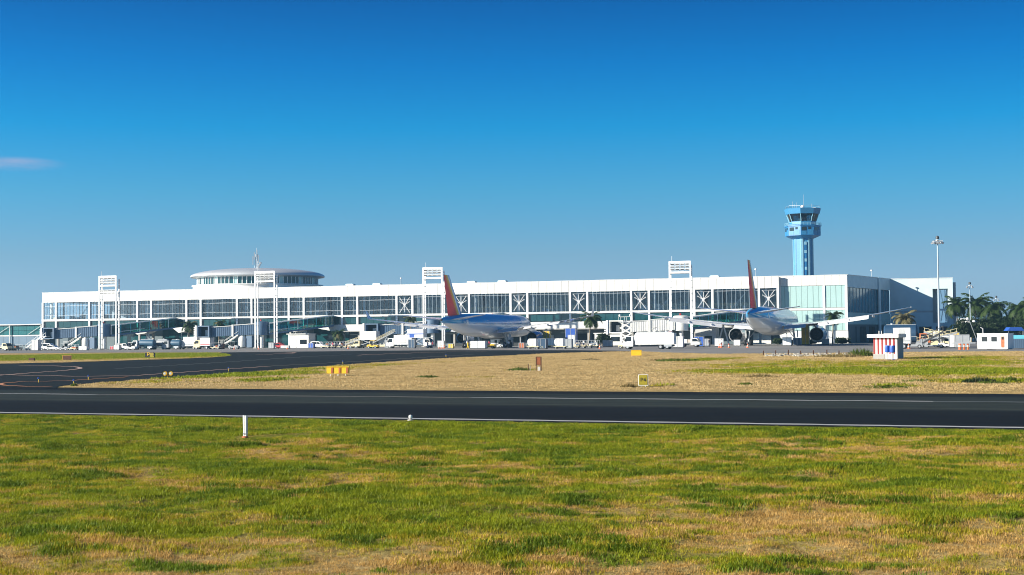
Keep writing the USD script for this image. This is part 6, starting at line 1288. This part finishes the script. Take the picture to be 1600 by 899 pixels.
def instancer(name, label, P, idx, protos, scale, yaw):
    pi = UsdGeom.PointInstancer.Define(stage, '/World/' + name); keys(pi.GetPrim(), label, 'grass', None, 'stuff'); tg = []
    for k, (m_, mt) in enumerate(protos):
        usdkit.mesh(stage, f'/World/{name}/tuft_{k:03d}' if k else f'/World/{name}/tuft', m_, T_[mt]); tg.append(Sdf.Path(f'/World/{name}/tuft_{k:03d}' if k else f'/World/{name}/tuft'))
    pi.CreatePrototypesRel().SetTargets(tg); pi.CreatePositionsAttr(Vt.Vec3fArray.FromNumpy(P.astype(np.float32))); pi.CreateProtoIndicesAttr(Vt.IntArray.FromNumpy(idx.astype(np.int32))); pi.CreateScalesAttr(Vt.Vec3fArray.FromNumpy(scale.astype(np.float32)))
    q = np.zeros((len(P), 4)); q[:, 0] = np.cos(yaw / 2); q[:, 3] = np.sin(yaw / 2)
    pi.CreateOrientationsAttr(Vt.QuathArray([Gf.Quath(float(a), 0, 0, float(b)) for a, b in q[:, [0, 3]]]))
def field(n, nlo, nhi, slo, shi, seed):
    rn = np.random.default_rng(seed); N = nlo + (nhi - nlo) * rn.random(n); S = slo + (shi - slo) * rn.random(n); p = sn(S, N); x, y = p[:, 0], p[:, 1]
    ok = (y > 12) & (np.abs(x) < .40 * y + 5); return x[ok], y[ok], N[ok], rn
rn_ = random.Random(5)
near_protos = [(tuft(26, .17, .070, .006, rn_, .9), 'blade_lush'), (tuft(26, .16, .10, .006, rn_, .8), 'blade_lush'), (tuft(24, .17, .065, .006, rn_, 1.0), 'blade_olive'), (tuft(24, .16, .095, .0055, rn_, .8), 'blade_olive'), (tuft(22, .18, .045, .006, rn_, 1.8), 'blade_straw'), (tuft(22, .17, .085, .005, rn_, .9), 'blade_straw'), (tuft(34, .22, .115, .008, rn_, .9), 'blade_dark'), (tuft(28, .2, .09, .008, rn_, 1.0), 'blade_dark')]
x, y, N, rn = field(260000, 12, 49.1, -48, 52, 1)
keep = rn.random(len(x)) < np.clip(1.35 - y / 75, .35, 1); x, y = x[keep], y[keep]
gr = green_mask(x, y); u = rn.random(len(x)); v_ = rn.random(len(x)); gn = np.clip(gr + (u - .5) * .5, 0, 1)
dk = meshkit.fbm(np.stack([x * .8, y * 1.3, x * 0], -1), 3, 77)
idx = np.where(gn > .60, np.where(v_ < .5, 0, 1), np.where(gn > .34, np.where(v_ < .5, 2, 3), np.where(v_ < .65, 4, 5)))
dk = dk + .22 * (rn.random(len(x)) - .5)
idx = np.where((dk > .64) & (gr > .30), np.where(dk > .70, 6, 7), idx)
Pn = np.stack([x, y, bumps(x, y) + g(x, y)], -1); lump = meshkit.fbm(np.stack([x, y, x * 0], -1) * .7, 3, 55)
sc_ = (.35 + .80 * lump) * (.75 + .5 * rn.random(len(x))) * (1 + .008 * np.maximum(y - 20, 0)) * (1 - .5 * ss(46.5, 48.8, N[keep])); mp = ground(383, 684.3)[:2]; sd2 = -sun_dir[:2] / np.linalg.norm(sun_dir[:2]); rel = np.stack([x - mp[0], y - mp[1]], -1); al = rel @ sd2; ac = rel @ np.array([-sd2[1], sd2[0]])
shadow_lane = (al > -.4) & (al < 2.7) & (np.abs(ac) < .6); sc_ = np.where(shadow_lane, sc_ * .25, sc_); idx = np.where(shadow_lane, 4, idx)  # flattened straw lane, shaped along the post shadow so it shows
instancer('grass', 'short green and straw grass in front of the runway', Pn, idx, near_protos, np.stack([sc_] * 3, 1), rn.random(len(x)) * 2 * PI)
mid_protos = [(tuft(24, .5, .075, .022, rn_, 1.2), 'blade_tan'), (tuft(24, .5, .11, .020, rn_, 1.0), 'blade_tan'), (tuft(24, .48, .09, .022, rn_, 1.0), 'blade_olive'), (tuft(26, .5, .11, .024, rn_), 'blade_lush'), (tuft(28, .5, .15, .026, rn_), 'blade_lush')]
x, y, N, rn = field(190000, 78.3, 245, -230, 230, 2)
apron_poly = Polygon(apron_front + [(330, 420), (330, 760), (-420, 760), (-420, 520)]).buffer(0); tx = Polygon(taxi_poly).buffer(0).buffer(.5); shapely.prepare(apron_poly); shapely.prepare(tx)
ok = ~shapely.contains_xy(apron_poly, x, y) & ~shapely.contains_xy(tx, x, y); x, y = x[ok], y[ok]
gr = green_mask(x, y); gn = gr + (rn.random(len(x)) - .5) * .4; v_ = rn.random(len(x)); idx = np.where(gn > .6, np.where(v_ < .7, 3, 4), np.where(gn > .38, 2, np.where(v_ < .6, 0, 1)))
sc_ = (.6 + .6 * rn.random(len(x))) * (1 + .5 * gr); sc_ *= 1 - .5 * ss(84, 79, nrm(x, y)); instancer('dry_grass', 'dry mown grass with green patches between runway and apron', np.stack([x, y, bumps(x, y) + g(x, y)], -1), idx, mid_protos, np.stack([sc_] * 3, 1), rn.random(len(x)) * 2 * PI)

# ------------------------------------------------------------------ thin haze over the airfield
HZ = usdkit.material(stage, '/World/Looks/haze', {'v': ('principled_volume', {'color': (.42, .76, 1.0), 'density': .00013, 'anisotropy': .2})}, [], volume='v.volume')
keys(usdkit.mesh(stage, '/World/haze', MB().box(-6500, 6500, -2500, 12000, -1.3, 60.0).mesh(), HZ).GetPrim(), 'thin blue haze over the airfield', 'haze', None, 'stuff')
